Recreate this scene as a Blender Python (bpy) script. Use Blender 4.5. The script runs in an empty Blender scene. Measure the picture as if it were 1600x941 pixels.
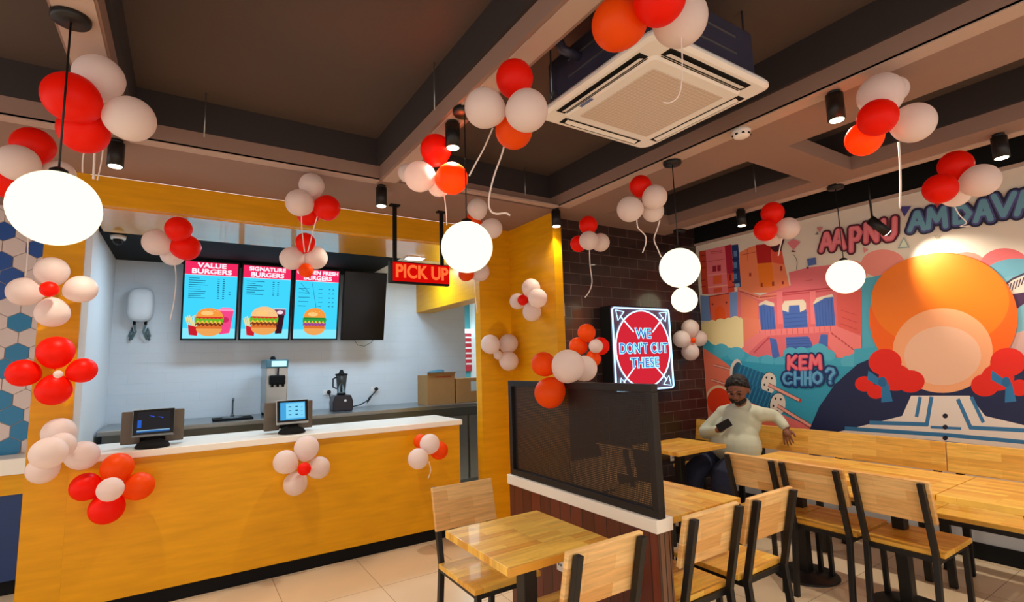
import bpy, bmesh, math, random
from mathutils import Vector, Matrix, noise
random.seed(7)
S=bpy.context.scene; COL=S.collection; PI=math.pi
# ---------------------------------------------------------------- camera (calibrated once; helper at() measures the room)
YAW,PITCH,ROLL,FPX,HC=math.radians(33.0),math.radians(6.92),math.radians(-1.71),790.0,1.5
cy,sy,cp,sp=math.cos(YAW),math.sin(YAW),math.cos(PITCH),math.sin(PITCH)
FW=Vector((sy*cp,cy*cp,sp)); RT=Vector((cy,-sy,0)); UP=RT.cross(FW)
cr,sr=math.cos(ROLL),math.sin(ROLL); RT,UP=cr*RT+sr*UP,-sr*RT+cr*UP
CAM=Vector((0,0,HC))
def ray(px,py): return RT*((px-800)/FPX)-UP*((py-470.5)/FPX)+FW
def at(px,py,ax,v):
    d=ray(px,py); i='xyz'.index(ax); return CAM+d*((v-CAM[i])/d[i])
def atd(px,py,dep): return CAM+ray(px,py)*dep
cd=bpy.data.cameras.new('camera'); cam=bpy.data.objects.new('camera',cd); COL.objects.link(cam)
cam.matrix_world=Matrix(((RT.x,UP.x,-FW.x,0),(RT.y,UP.y,-FW.y,0),(RT.z,UP.z,-FW.z,HC),(0,0,0,1)))
cd.sensor_width=36; cd.lens=36*FPX/1600; cd.clip_start=.05; S.camera=cam
VIEW=S.view_settings; VIEW.view_transform="Standard"; VIEW.look="None"; VIEW.gamma=1; VIEW.exposure=0; VIEW.use_curve_mapping=False
# ---------------------------------------------------------------- materials
def lin(c):
    c=[x/255 for x in c]; return tuple((x/12.92 if x<=.04045 else ((x+.055)/1.055)**2.4) for x in c)+(1,)
def newmat(n):
    m=bpy.data.materials.new(n); m.use_nodes=True; nt=m.node_tree
    return m,nt,nt.nodes['Principled BSDF']
def mat(n,c,rough=.5,metal=0,emit=None,es=1,spec=.5,var=0,vs_=8,coat=0,bump=0,trans=0):
    m,nt,b=newmat(n); b.inputs['Base Color'].default_value=lin(c); b.inputs['Roughness'].default_value=rough
    b.inputs['Metallic'].default_value=metal; b.inputs['Specular IOR Level'].default_value=spec; b.inputs['Coat Weight'].default_value=coat
    if trans: b.inputs['Transmission Weight'].default_value=trans
    if emit: b.inputs['Emission Color'].default_value=lin(emit); b.inputs['Emission Strength'].default_value=es
    if var or bump:
        tc=nt.nodes.new('ShaderNodeTexCoord'); nz=nt.nodes.new('ShaderNodeTexNoise'); nz.inputs['Scale'].default_value=vs_; nz.inputs['Detail'].default_value=5
        nt.links.new(tc.outputs['Object'],nz.inputs['Vector'])
        if var:
            mx=nt.nodes.new('ShaderNodeMix'); mx.data_type='RGBA'; L=lin(c)
            mx.inputs[6].default_value=tuple(x*(1-var) for x in L[:3])+(1,); mx.inputs[7].default_value=tuple(min(1,x*(1+var)) for x in L[:3])+(1,)
            nt.links.new(nz.outputs['Fac'],mx.inputs[0]); nt.links.new(mx.outputs[2],b.inputs['Base Color'])
        if bump:
            bp=nt.nodes.new('ShaderNodeBump'); bp.inputs['Strength'].default_value=bump; bp.inputs['Distance'].default_value=.01
            nt.links.new(nz.outputs['Fac'],bp.inputs['Height']); nt.links.new(bp.outputs['Normal'],b.inputs['Normal'])
    return m
def emis(n,c,s=1):
    if n.startswith('screen_'): s*=.62
    m=bpy.data.materials.new(n); m.use_nodes=True; nt=m.node_tree; nt.nodes.clear()
    e=nt.nodes.new('ShaderNodeEmission'); o=nt.nodes.new('ShaderNodeOutputMaterial'); e.inputs[0].default_value=lin(c); e.inputs[1].default_value=s
    nt.links.new(e.outputs[0],o.inputs[0]); return m
def brickmat(n,c1,c2,cm,bw,rh,mortar,axes,rough=.4,bias=0,offset=.5,noise_amt=.3,coat=0,bumpd=.003,spec=.5,stretch=(1,1)):
    # bricks laid in the plane given by axes ('xz','yz','xy')
    m,nt,b=newmat(n); N=nt.nodes; L=nt.links
    tc=N.new('ShaderNodeTexCoord'); sx=N.new('ShaderNodeSeparateXYZ'); cx=N.new('ShaderNodeCombineXYZ'); L.new(tc.outputs['Object'],sx.inputs[0])
    oi=N.new('ShaderNodeObjectInfo')
    for i,a in enumerate(axes): L.new(sx.outputs['xyz'.index(a)],cx.inputs[i])
    ad=N.new('ShaderNodeVectorMath'); ad.operation='MULTIPLY_ADD'; L.new(oi.outputs['Random'],ad.inputs[0]); ad.inputs[1].default_value=(3,5,0) if noise_amt>.35 else (0,0,0); L.new(cx.outputs[0],ad.inputs[2])
    br=N.new('ShaderNodeTexBrick'); br.offset=offset; br.inputs['Scale'].default_value=1; br.inputs['Brick Width'].default_value=bw; br.inputs['Row Height'].default_value=rh
    br.inputs['Mortar Size'].default_value=mortar; br.inputs['Mortar Smooth'].default_value=.1; br.inputs['Bias'].default_value=bias
    br.inputs['Color1'].default_value=lin(c1); br.inputs['Color2'].default_value=lin(c2); br.inputs['Mortar'].default_value=lin(cm)
    L.new(ad.outputs[0],br.inputs['Vector'])
    mp=N.new('ShaderNodeMapping'); mp.inputs['Scale'].default_value=(3*stretch[0],30*stretch[1],1) ; L.new(ad.outputs[0],mp.inputs['Vector'])
    nz=N.new('ShaderNodeTexNoise'); nz.inputs['Scale'].default_value=2; nz.inputs['Detail'].default_value=6; L.new(mp.outputs[0],nz.inputs['Vector'])
    mr=N.new('ShaderNodeMapRange'); mr.inputs[3].default_value=1-noise_amt; mr.inputs[4].default_value=1+noise_amt; L.new(nz.outputs['Fac'],mr.inputs[0])
    mu=N.new('ShaderNodeVectorMath'); mu.operation='SCALE'; L.new(br.outputs['Color'],mu.inputs[0]); L.new(mr.outputs[0],mu.inputs['Scale'])
    L.new(mu.outputs[0],b.inputs['Base Color']); b.inputs['Roughness'].default_value=rough; b.inputs['Coat Weight'].default_value=coat; b.inputs['Specular IOR Level'].default_value=spec
    if bumpd:
        bp=N.new('ShaderNodeBump'); bp.invert=True; bp.inputs['Strength'].default_value=.6; bp.inputs['Distance'].default_value=bumpd
        L.new(br.outputs['Fac'],bp.inputs['Height']); L.new(bp.outputs['Normal'],b.inputs['Normal'])
    return m
M={}
M['wood']=brickmat('stave_wood',(218,152,50),(244,196,84),(210,144,50),.28,.045,.0005,'xyz',rough=.4,noise_amt=.4,bumpd=0,coat=.04,stretch=(1,1.3))
M['wood_yx']=brickmat('stave_wood_long',(218,152,50),(244,196,84),(210,144,50),.28,.045,.0005,'yxz',rough=.4,noise_amt=.4,bumpd=0,coat=.04,stretch=(1,1.3))
M['wood_xz']=brickmat('stave_wood_back',(222,164,92),(244,202,136),(216,158,88),.3,.055,.0005,'xzy',rough=.4,noise_amt=.4,bumpd=0,stretch=(1,1.3))
M['wood_yz']=brickmat('stave_wood_bench',(220,156,58),(246,196,92),(214,148,56),.34,.05,.0005,'yzx',rough=.35,noise_amt=.4,bumpd=0,stretch=(1,1.3))
M['laminate']=brickmat('orange_laminate',(222,156,4),(230,166,8),(224,158,6),9,9,.0001,'xzy',rough=.4,noise_amt=.2,bumpd=0,coat=.0,spec=.3,stretch=(.6,.5))
M['laminate_y']=brickmat('orange_laminate_side',(222,156,4),(230,166,8),(224,158,6),9,9,.0001,'yzx',rough=.4,noise_amt=.2,bumpd=0,coat=.0,spec=.3,stretch=(.6,.5))
M['laminate_u']=brickmat('orange_laminate_under',(232,158,20),(238,166,28),(234,160,22),9,9,.0001,'xyz',rough=.26,noise_amt=.12,bumpd=0,coat=.8,stretch=(.6,.5))
M['plank']=brickmat('red_brown_planks',(112,48,30),(84,36,24),(40,16,12),9,.09,.003,'zyx',rough=.35,noise_amt=.34,stretch=(.8,1))
M['plank_end']=brickmat('plank_end',(120,84,60),(84,56,40),(44,28,22),9,.03,.003,'zxy',rough=.5,noise_amt=.34)
M['tile']=brickmat('floor_tile',(222,200,168),(230,210,180),(160,140,116),.6,.6,.0022,'xyz',rough=.22,offset=0,noise_amt=.07,bumpd=.001,stretch=(.5,.06))
M['black_brick']=brickmat('dark_glazed_brick',(40,27,27),(54,36,34),(96,82,78),.26,.105,.003,'xzy',rough=.28,noise_amt=.3,coat=.3,bumpd=.004,stretch=(1,.1))
M['white_tile']=brickmat('white_wall_tile',(216,224,230),(214,222,228),(204,212,218),.3,.1,.001,'xzy',rough=.25,noise_amt=.03,bumpd=.001,stretch=(.5,.1))
M['white_wall']=mat('white_wall_paint',(226,230,233),.6)
M['ceil']=mat('dark_ceiling_paint',(82,66,58),.85,var=.18,vs_=1.5)
M['ceil_lo']=mat('taupe_ceiling_paint',(146,117,104),.8,var=.1,vs_=1.2)
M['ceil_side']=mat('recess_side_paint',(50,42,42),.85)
M['trim']=mat('trim_lit_edge_paint',(186,160,146),.7)  # pale trim colour, also used to paint in the lit recess edges
M['black']=mat('black_powder_metal',(22,20,20),.42,spec=.4)
M['blackmatte']=mat('black_matte',(16,16,17),.75,spec=.2)
M['white']=mat('white_solid_surface',(242,236,224),.3)
M['whitepl']=mat('white_plastic',(238,234,230),.4)
M['grille']=brickmat('filter_grille',(212,196,182),(214,198,184),(196,178,164),.02,.02,.002,'xyz',rough=.6,offset=0,noise_amt=.02,bumpd=.001)
M['steel']=mat('brushed_steel',(168,172,172),.32,metal=.9,var=.06,vs_=30)
M['steel_dark']=mat('dark_steel',(120,126,128),.35,metal=.75)
M['foil']=mat('grey_duct_foil',(66,66,88),.4,metal=.4,var=.3,vs_=12)
M['greywall']=mat('grey_wall_paint',(176,178,182),.7)
M['navy']=mat('navy_panel',(20,52,104),.5)
M['cardboard']=mat('cardboard',(168,124,72),.85,var=.12,vs_=10)
M['teal']=mat('teal_back_wall',(70,140,150),.6)
M['globe']=emis('pendant_glow',(255,240,200),.95)
M['lampdisc']=emis('downlight_glow',(255,238,205),10)
M['coolpanel']=emis('cool_lamp_panel',(225,240,255),9)
M['ribbon']=mat('white_ribbon',(240,226,220),.45)
M['rubber']=mat('black_rubber',(12,12,12),.7)
M['glass']=mat('clear_glass',(235,245,248),.03,trans=.95)
M['screenblack']=mat('black_screen_glass',(6,7,9),.2,spec=.25)
M['skin']=mat('brown_skin',(132,84,60),.5,var=.1,vs_=30)
M['hair']=mat('black_hair',(10,8,8),.6,bump=.8,vs_=90)
M['shirt']=mat('pale_mint_knit',(196,204,184),.85,bump=.25,vs_=14,var=.04)
M['jeans']=mat('dark_navy_denim',(28,36,64),.85,bump=.2,vs_=40,var=.15)
def balloon_mat(n,c,t,tc):
    m,nt,b=newmat(n); b.inputs['Base Color'].default_value=lin(c); b.inputs['Roughness'].default_value=.42; b.inputs['Specular IOR Level'].default_value=.25
    tr=nt.nodes.new('ShaderNodeBsdfTranslucent'); tr.inputs[0].default_value=lin(tc); mx=nt.nodes.new('ShaderNodeMixShader'); mx.inputs[0].default_value=t
    out=nt.nodes['Material Output']; nt.links.new(b.outputs[0],mx.inputs[1]); nt.links.new(tr.outputs[0],mx.inputs[2]); nt.links.new(mx.outputs[0],out.inputs[0]); return m
M['bR']=balloon_mat('red_latex',(255,34,8),.4,(255,48,6))
M['bO']=balloon_mat('lit_red_latex',(255,96,12),.42,(255,110,8))  # red latex with the lamps' orange glow put into its colour
M['bW']=balloon_mat('white_latex',(246,232,228),.4,(250,238,232))
def meshmat():
    m,nt,b=newmat('perforated_black_metal'); N=nt.nodes; L=nt.links
    b.inputs['Base Color'].default_value=lin((24,20,20)); b.inputs['Roughness'].default_value=.45
    tc=N.new('ShaderNodeTexCoord'); mp=N.new('ShaderNodeMapping'); mp.inputs['Scale'].default_value=(0,110,110); L.new(tc.outputs['Object'],mp.inputs[0])
    vo=N.new('ShaderNodeTexVoronoi'); vo.inputs['Scale'].default_value=1; vo.inputs['Randomness'].default_value=0; L.new(mp.outputs[0],vo.inputs[0])
    lt=N.new('ShaderNodeMath'); lt.operation='LESS_THAN'; lt.inputs[1].default_value=.3; L.new(vo.outputs['Distance'],lt.inputs[0])
    tr=N.new('ShaderNodeBsdfTransparent'); mx=N.new('ShaderNodeMixShader'); L.new(lt.outputs[0],mx.inputs[0]); L.new(b.outputs[0],mx.inputs[1]); L.new(tr.outputs[0],mx.inputs[2])
    L.new(mx.outputs[0],N['Material Output'].inputs[0]); return m
M['mesh']=meshmat()
_fc={}
def flat(c,rough=.55):
    k=(c,rough)
    if k not in _fc: _fc[k]=mat('paint_%d_%d_%d'%c,c,rough)
    return _fc[k]
def glow(c,s=1):
    k=('g',c,s)
    if k not in _fc: _fc[k]=emis('screen_%d_%d_%d'%c,c,s)
    return _fc[k]
# ---------------------------------------------------------------- object helpers
def tag(o,label,cat,group=None,kind=None):
    if label: o['label']=label
    if cat: o['category']=cat
    if group: o['group']=group
    if kind: o['kind']=kind
    return o
def thing(name,label,cat,loc=(0,0,0),rz=0,group=None):
    o=bpy.data.objects.new(name,None); COL.objects.link(o); o.location=loc; o.rotation_euler=(0,0,rz); o.empty_display_size=.1
    return tag(o,label,cat,group)
class MB:
    """collects shapes; materials per face; org subtracts a world origin"""
    def __init__(s,org=(0,0,0)): s.v=[];s.f=[];s.m=[];s.mats=[];s.sm=[];s.o=Vector(org)
    def mi(s,m):
        if m is None: return 0
        if m not in s.mats: s.mats.append(m)
        return s.mats.index(m)
    def add(s,vs,fs,m=None,smooth=False):
        b=len(s.v); s.v+= [Vector(v)-s.o for v in vs]; k=s.mi(m)
        for f in fs: s.f.append([b+i for i in f]); s.m.append(k); s.sm.append(smooth)
        return s
    def box(s,a,b,m=None):
        x0,y0,z0=[min(p,q) for p,q in zip(a,b)]; x1,y1,z1=[max(p,q) for p,q in zip(a,b)]
        return s.add([(x0,y0,z0),(x1,y0,z0),(x1,y1,z0),(x0,y1,z0),(x0,y0,z1),(x1,y0,z1),(x1,y1,z1),(x0,y1,z1)],
            [(0,3,2,1),(4,5,6,7),(0,1,5,4),(1,2,6,5),(2,3,7,6),(3,0,4,7)],m)
    def cbox(s,c,d,m=None): return s.box([c[i]-d[i]/2 for i in range(3)],[c[i]+d[i]/2 for i in range(3)],m)
    def bar(s,p,q,w,d,m=None,side=(1,0,0)):
        p=Vector(p);q=Vector(q);t=(q-p).normalized(); a=Vector(side); a=(a-t*a.dot(t)).normalized(); b=t.cross(a)
        vs=[]
        for e in (p,q):
            for sa,sb in ((-1,-1),(1,-1),(1,1),(-1,1)): vs.append(e+a*sa*w/2+b*sb*d/2)
        return s.add(vs,[(3,2,1,0),(4,5,6,7),(0,1,5,4),(1,2,6,5),(2,3,7,6),(3,0,4,7)],m)
    def tube(s,pts,r,n=10,m=None,caps=True,rs=None):
        pts=[Vector(p) for p in pts]; N=len(pts); vs=[]; fs=[]; ref=None
        for i,p in enumerate(pts):
            t=(pts[min(i+1,N-1)]-pts[max(i-1,0)]).normalized()
            if ref is None: ref=Vector((0,0,1)) if abs(t.z)<.9 else Vector((1,0,0))
            a=(ref-t*ref.dot(t)).normalized(); ref=a; b=t.cross(a); rr=rs[i] if rs else r
            for k in range(n): an=2*PI*k/n; vs.append(p+a*math.cos(an)*rr+b*math.sin(an)*rr)
        for i in range(N-1):
            for k in range(n): fs.append((i*n+k,i*n+(k+1)%n,(i+1)*n+(k+1)%n,(i+1)*n+k))
        if caps: fs.append(tuple(reversed(range(n)))); fs.append(tuple((N-1)*n+k for k in range(n)))
        return s.add(vs,fs,m,True)
    def lathe(s,c,prof,n=32,m=None,axis='z'):
        c=Vector(c); vs=[];fs=[]
        for r,h in prof:
            for k in range(n):
                an=2*PI*k/n; x,y=r*math.cos(an),r*math.sin(an)
                vs.append(c+(Vector((x,y,h)) if axis=='z' else Vector((x,h,y)) if axis=='y' else Vector((h,x,y))))
        for i in range(len(prof)-1):
            for k in range(n): fs.append((i*n+k,i*n+(k+1)%n,(i+1)*n+(k+1)%n,(i+1)*n+k))
        fs.append(tuple(reversed(range(n)))); fs.append(tuple((len(prof)-1)*n+k for k in range(n)))
        return s.add(vs,fs,m,True)
    def sphere(s,c,r,m=None,n=24,sc=(1,1,1)):
        prof=[]; 
        c=Vector(c); vs=[];fs=[]; R=n//2
        for i in range(R+1):
            th=PI*i/R
            for k in range(n): an=2*PI*k/n; vs.append(c+Vector((r*sc[0]*math.sin(th)*math.cos(an),r*sc[1]*math.sin(th)*math.sin(an),r*sc[2]*math.cos(th))))
        for i in range(R):
            for k in range(n): fs.append((i*n+k,(i+1)*n+k,(i+1)*n+(k+1)%n,i*n+(k+1)%n))
        return s.add(vs,fs,m,True)
    def poly(s,pts,m=None): return s.add(pts,[tuple(range(len(pts)))],m)
    def prism(s,pts,d,m=None):
        d=Vector(d); n=len(pts); P=[Vector(p) for p in pts]
        return s.add(P+[p+d for p in P],[tuple(range(n)),tuple(reversed(range(n,2*n)))]+[(i,i+n,(i+1)%n+n,(i+1)%n) for i in range(n)],m)
    def build(s,name,m=None,parent=None,bevel=0,seg=2):
        me=bpy.data.meshes.new(name); 
        mats=list(s.mats)
        if m is not None:
            if None in mats or not mats: pass
            if not mats: mats=[m]
        me.from_pydata([tuple(v) for v in s.v],[],s.f)
        for x in mats: me.materials.append(x)
        bm=bmesh.new(); bm.from_mesh(me)
        for f,k,q in zip(bm.faces,s.m,s.sm): f.material_index=k; f.smooth=q
        bmesh.ops.remove_doubles(bm,verts=bm.verts,dist=1e-6) if any(s.sm) else None
        bmesh.ops.recalc_face_normals(bm,faces=bm.faces)
        if bevel:
            es=[e for e in bm.edges if len(e.link_faces)==2 and e.calc_face_angle(0)>.6]
            bmesh.ops.bevel(bm,geom=es,offset=bevel,segments=seg,affect='EDGES',profile=.5)
        bm.to_mesh(me); bm.free()
        o=bpy.data.objects.new(name,me); COL.objects.link(o)
        if parent: o.parent=parent
        return o
def struct(o,label=None): o['kind']='structure'; 
def bld(mb,name,m,parent=None,bevel=0,label=None,kind=None):
    o=mb.build(name,m,parent,bevel)
    if label: o['label']=label
    if kind: o['kind']=kind
    return o
def copy_tree(root,loc,rz,label,group=None,name=None):
    r=root.copy(); COL.objects.link(r); r.location=loc; r.rotation_euler=(0,0,rz); r['label']=label
    if group: r['group']=group
    for ch in root.children:
        c=ch.copy(); COL.objects.link(c); c.parent=r
        for g in ch.children: d=g.copy(); COL.objects.link(d); d.parent=c
    return r
def text_mesh(name,txt,size,m,parent,loc,basis,bold=.0,depth=.001,label=None,align='CENTER',sx=1.0,space=1.0,dup=0):
    """built-in font text laid with basis (right, up, out) in parent's local frame"""
    cu=bpy.data.curves.new(name,'FONT'); cu.body=txt; cu.size=size; cu.align_x=align; cu.align_y='CENTER'; cu.offset=bold; cu.extrude=depth; cu.space_character=space
    o=bpy.data.objects.new('tmp',cu); COL.objects.link(o); bpy.context.view_layer.update()
    me=bpy.data.meshes.new_from_object(o.evaluated_get(bpy.context.evaluated_depsgraph_get())); bpy.data.objects.remove(o)
    r,u,w=[Vector(v) for v in basis]; L=Vector(loc)
    for v in me.vertices: c=v.co.copy(); v.co=L+r*c.x*sx+u*c.y+w*c.z
    me.materials.clear(); me.materials.append(m); me.name=name
    if dup:
        bb=bmesh.new(); bb.from_mesh(me); g0=bb.verts[:]+bb.edges[:]+bb.faces[:]
        for i,(a,b_) in enumerate(((dup,0),(-dup,0),(0,dup),(0,-dup),(dup,dup),(-dup,-dup))):
            g=bmesh.ops.duplicate(bb,geom=g0)['geom']
            for e in g:
                if isinstance(e,bmesh.types.BMVert): e.co+=r*a+u*b_+w*(.00008*(i+1))
        bb.to_mesh(me); bb.free()
    q=bpy.data.objects.new(name,me); COL.objects.link(q)
    if parent: q.parent=parent
    if label: q['label']=label
    return q
# ================================================================ ROOM SHELL
XW=4.86; YB=3.6; YK=6.2; ZC=2.82; ZH=3.12
def sbox(name,a,b,m,bevel=0): o=MB().box(a,b).build(name,m,None,bevel); o['kind']='structure'; return o
sbox('floor',(-4,-3,-.05),(7,9,0),M['tile'])
sbox('wall_right',(XW,-3,0),(XW+.12,YB,3.3),M['greywall'])
sbox('baseboard_right',(XW-.015,-3,0),(XW,YB,.115),M['blackmatte'])
sbox('wall_brick',(2.80,YB,0),(XW+.12,YB+.12,3.3),M['black_brick'])
sbox('wall_kitchen',(-.74,YK,0),(3.24,YK+.1,3.2),M['white_tile'])
sbox('wall_kitchen_left',(-.76,4.21,0),(-.60,YK,ZC),M['white_wall'])
# orange portal around the counter
XL=-.77
o=MB().box((XL,4.2,0),(-.569,4.215,ZC)).build('wall_portal_left',M['laminate']); o['kind']='structure'
sbox('trim_1',(-.58,4.2151,1.0),(-.57,4.5,2.62),mat('reveal_painted_reflection',(232,214,198),.4))  # laminate reveal, with the white wall's reflection painted in as cream
sbox('trim_2',(-.5688,4.2,2.62),(2.36,4.26,ZC-.002),M['laminate'])
sbox('trim_3',(-.57,4.26,2.615),(2.9,4.98,2.66),M['laminate_u'])
sbox('wall_portal_right',(2.36,4.2,0),(2.72,4.3,ZC),M['laminate'])
sbox('wall_wing',(2.71,3.47,0),(2.80,4.3,ZC),M['laminate_y'])
# kitchen ceiling and the beam on the right
sbox('ceiling_kitchen',(-.7,4.98,2.62),(1.88,YK,2.72),M['blackmatte'])
sbox('ceiling_kitchen_passage',(1.88,4.98,2.64),(4.6,8.6,2.74),M['whitepl'])
sbox('wall_beam_right',(2.53,4.3,2.18),(2.75,YK-.001,2.64),M['laminate_y'])
# space beyond the passage
sbox('wall_far',(2.6,8.6,0),(6.2,8.7,3.2),M['teal'])
sbox('wall_passage_right',(4.6,4.3,0),(4.7,8.6,3.2),M['white_wall'])
# hexagon wall on the far left
HY=5.3
sbox('wall_left_back',(-3.6,HY,0),(-.76,HY+.1,ZC+.4),mat('hex_grout',(196,176,166),.6))
hx=MB(); R=.078; rnd=random.Random(3)
def hexcol(x,z):
    n=noise.noise(Vector((x*2.1+3.3,z*1.7+8.1,0)))
    return None
blues={(0,0),(0,1)}
wh=flat((214,196,190),.35); b1=flat((22,74,150),.35); b2=flat((14,120,168),.35)
rows=int(3/(R*1.5))+2
# blue patches measured on the wall (x,z centres in metres)
patch=[tuple(at(px,py,'y',HY)[i] for i in (0,2)) for px,py in ((0,355),(38,378),(55,395),(5,412),(0,432),(0,465),(14,505),(28,523),(8,560),(28,565),(5,585),(5,625),(22,640),(5,655),(30,660),(40,680),(5,690),(20,615))]
for r in range(rows):
    z=.98+r*R*1.5*1.0
    for c in range(26):
        x=-.80-c*R*1.732-(R*.866 if r%2 else 0)
        d=min((Vector((x,z))-Vector(q)).length for q in patch)
        blue=d<R*.86 or (x<-1.3 and rnd.random()<.3)
        m=(b2 if z<1.95 else b1) if blue else wh
        hx.prism([(x+(R-.003)*math.cos(PI/6+k*PI/3)*1,HY-.001,z+(R-.003)*math.sin(PI/6+k*PI/3)) for k in range(6)],(0,-.006,0),m)
o=hx.build('wall_left_hexagon_tiles'); o['kind']='structure'
# ceilings: dark recesses framed by a lower taupe grid
sbox('ceiling',(-4,-3,ZH),(XW+.1,4.2,ZH+.05),M['ceil'])
def low(name,a,b,z1=ZC+.10): 
    o=MB().box((a[0],a[1],ZC),(b[0],b[1],z1)).build(name,M['ceil_lo']); o['kind']='structure'
low('ceiling_border_back',(-4,3.41,0),(2.65,4.2,0)); 
sbox('ceiling_left_back',(-4,4.2,ZC),(-.77,5.3,ZC+.1),M['ceil_lo'])
low('ceiling_border_brick',(2.65,3.28,0),(4.34,YB,0))
low('ceiling_border_wing',(2.65,YB,0),(2.95,4.35,0))
low('ceiling_strip_left',(-.46,-3,0),(-.31,3.41,0))
low('ceiling_strip_middle',(1.12,-3,0),(1.26,3.41,0))
low('ceiling_strip_right',(2.65,-3,0),(3.19,3.28,0))
low('ceiling_cross_strip',(3.19,1.62,0),(4.04,1.9,0))
low('ceiling_strip_wall',(4.04,-3,0),(4.34,3.28,0))
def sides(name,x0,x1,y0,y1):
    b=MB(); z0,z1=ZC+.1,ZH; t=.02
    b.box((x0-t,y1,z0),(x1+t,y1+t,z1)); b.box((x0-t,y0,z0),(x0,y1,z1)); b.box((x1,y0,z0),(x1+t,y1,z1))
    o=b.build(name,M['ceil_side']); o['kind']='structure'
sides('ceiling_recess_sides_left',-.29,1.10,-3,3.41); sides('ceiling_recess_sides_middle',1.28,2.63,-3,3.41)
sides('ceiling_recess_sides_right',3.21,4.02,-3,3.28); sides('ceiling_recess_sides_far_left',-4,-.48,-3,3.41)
tr=MB()  # paler strips paint in the light caught along the recess edges
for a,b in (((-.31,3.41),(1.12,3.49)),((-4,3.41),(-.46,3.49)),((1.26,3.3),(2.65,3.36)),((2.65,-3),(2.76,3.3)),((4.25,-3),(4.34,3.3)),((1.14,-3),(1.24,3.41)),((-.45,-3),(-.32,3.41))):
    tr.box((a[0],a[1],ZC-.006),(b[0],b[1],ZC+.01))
o=tr.build('trim_lit_edges',M['trim']); o['kind']='structure'
# dark cove over the mural
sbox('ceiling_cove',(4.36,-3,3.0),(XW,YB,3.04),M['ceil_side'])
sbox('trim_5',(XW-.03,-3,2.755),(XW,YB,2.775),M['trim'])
sbox('trim_6',(XW-.012,-3,2.78),(XW-.002,YB,3.0),M['blackmatte'])
# ================================================================ ORDER COUNTER
CY=4.2
t=thing('order_counter','long orange laminate order counter with a white worktop and black toe kick','counter',(.8,CY+.25,0))
O=t.location
bld(MB(O).box((-.5688,CY,.1),(2.12,CY+.55,.955)),'front_panel',M['laminate'],t)
bld(MB(O).box((-.57,CY+.03,0),(2.1,CY+.5,.1)),'toe_kick',M['blackmatte'],t)
bld(MB(O).box((-.57,CY-.02,.955),(2.14,CY+.58,1.0)),'worktop',M['white'],t,bevel=.004)
# side counter on the far left
t=thing('side_counter','short counter with white top, orange band and navy front beside the hexagon wall','counter',(-1.8,5.1,0)); O=t.location
bld(MB(O).box((-3.4,4.99,.82),(-.79,HY-.02,.93)),'worktop',M['white'],t,bevel=.004)
bld(MB(O).box((-3.4,5.02,.68),(-.79,HY-.02,.82)),'wood_band',M['laminate'],t)
bld(MB(O).box((-3.4,5.03,.1),(-.79,HY-.02,.68)),'front_panel',M['navy'],t)
bld(MB(O).box((-3.4,5.06,0),(-.79,HY-.02,.1)),'toe_kick',M['blackmatte'],t)
# back counter, stainless
t=thing('steel_work_counter','long stainless steel work counter against the white kitchen wall','counter',(1.2,5.85,0)); O=t.location
BZ=1.03; BY=5.45
bld(MB(O).box((-.58,BY,BZ-.04),(3.9,YK-.005,BZ)),'worktop',M['steel'],t,bevel=.004)
bld(MB(O).box((-.55,BY+.05,.12),(3.9,YK-.01,BZ-.04)),'carcass',M['steel_dark'],t)
for k in range(9):
    x0=-.53+k*.49
    d=bld(MB(O).box((x0,BY+.025,.16),(x0+.46,BY+.05,BZ-.14)),'door',M['steel'],t,bevel=.003)
    bld(MB(O).bar((x0+.1,BY+.01,BZ-.18),(x0+.36,BY+.01,BZ-.18),.012,.012,side=(0,0,1)),'handle',M['steel_dark'],d)
for x in (-.5,1.0,2.5,3.8): bld(MB(O).tube([(x,BY+.1,0),(x,BY+.1,.12)],.02),'leg',M['steel_dark'],t)
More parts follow.
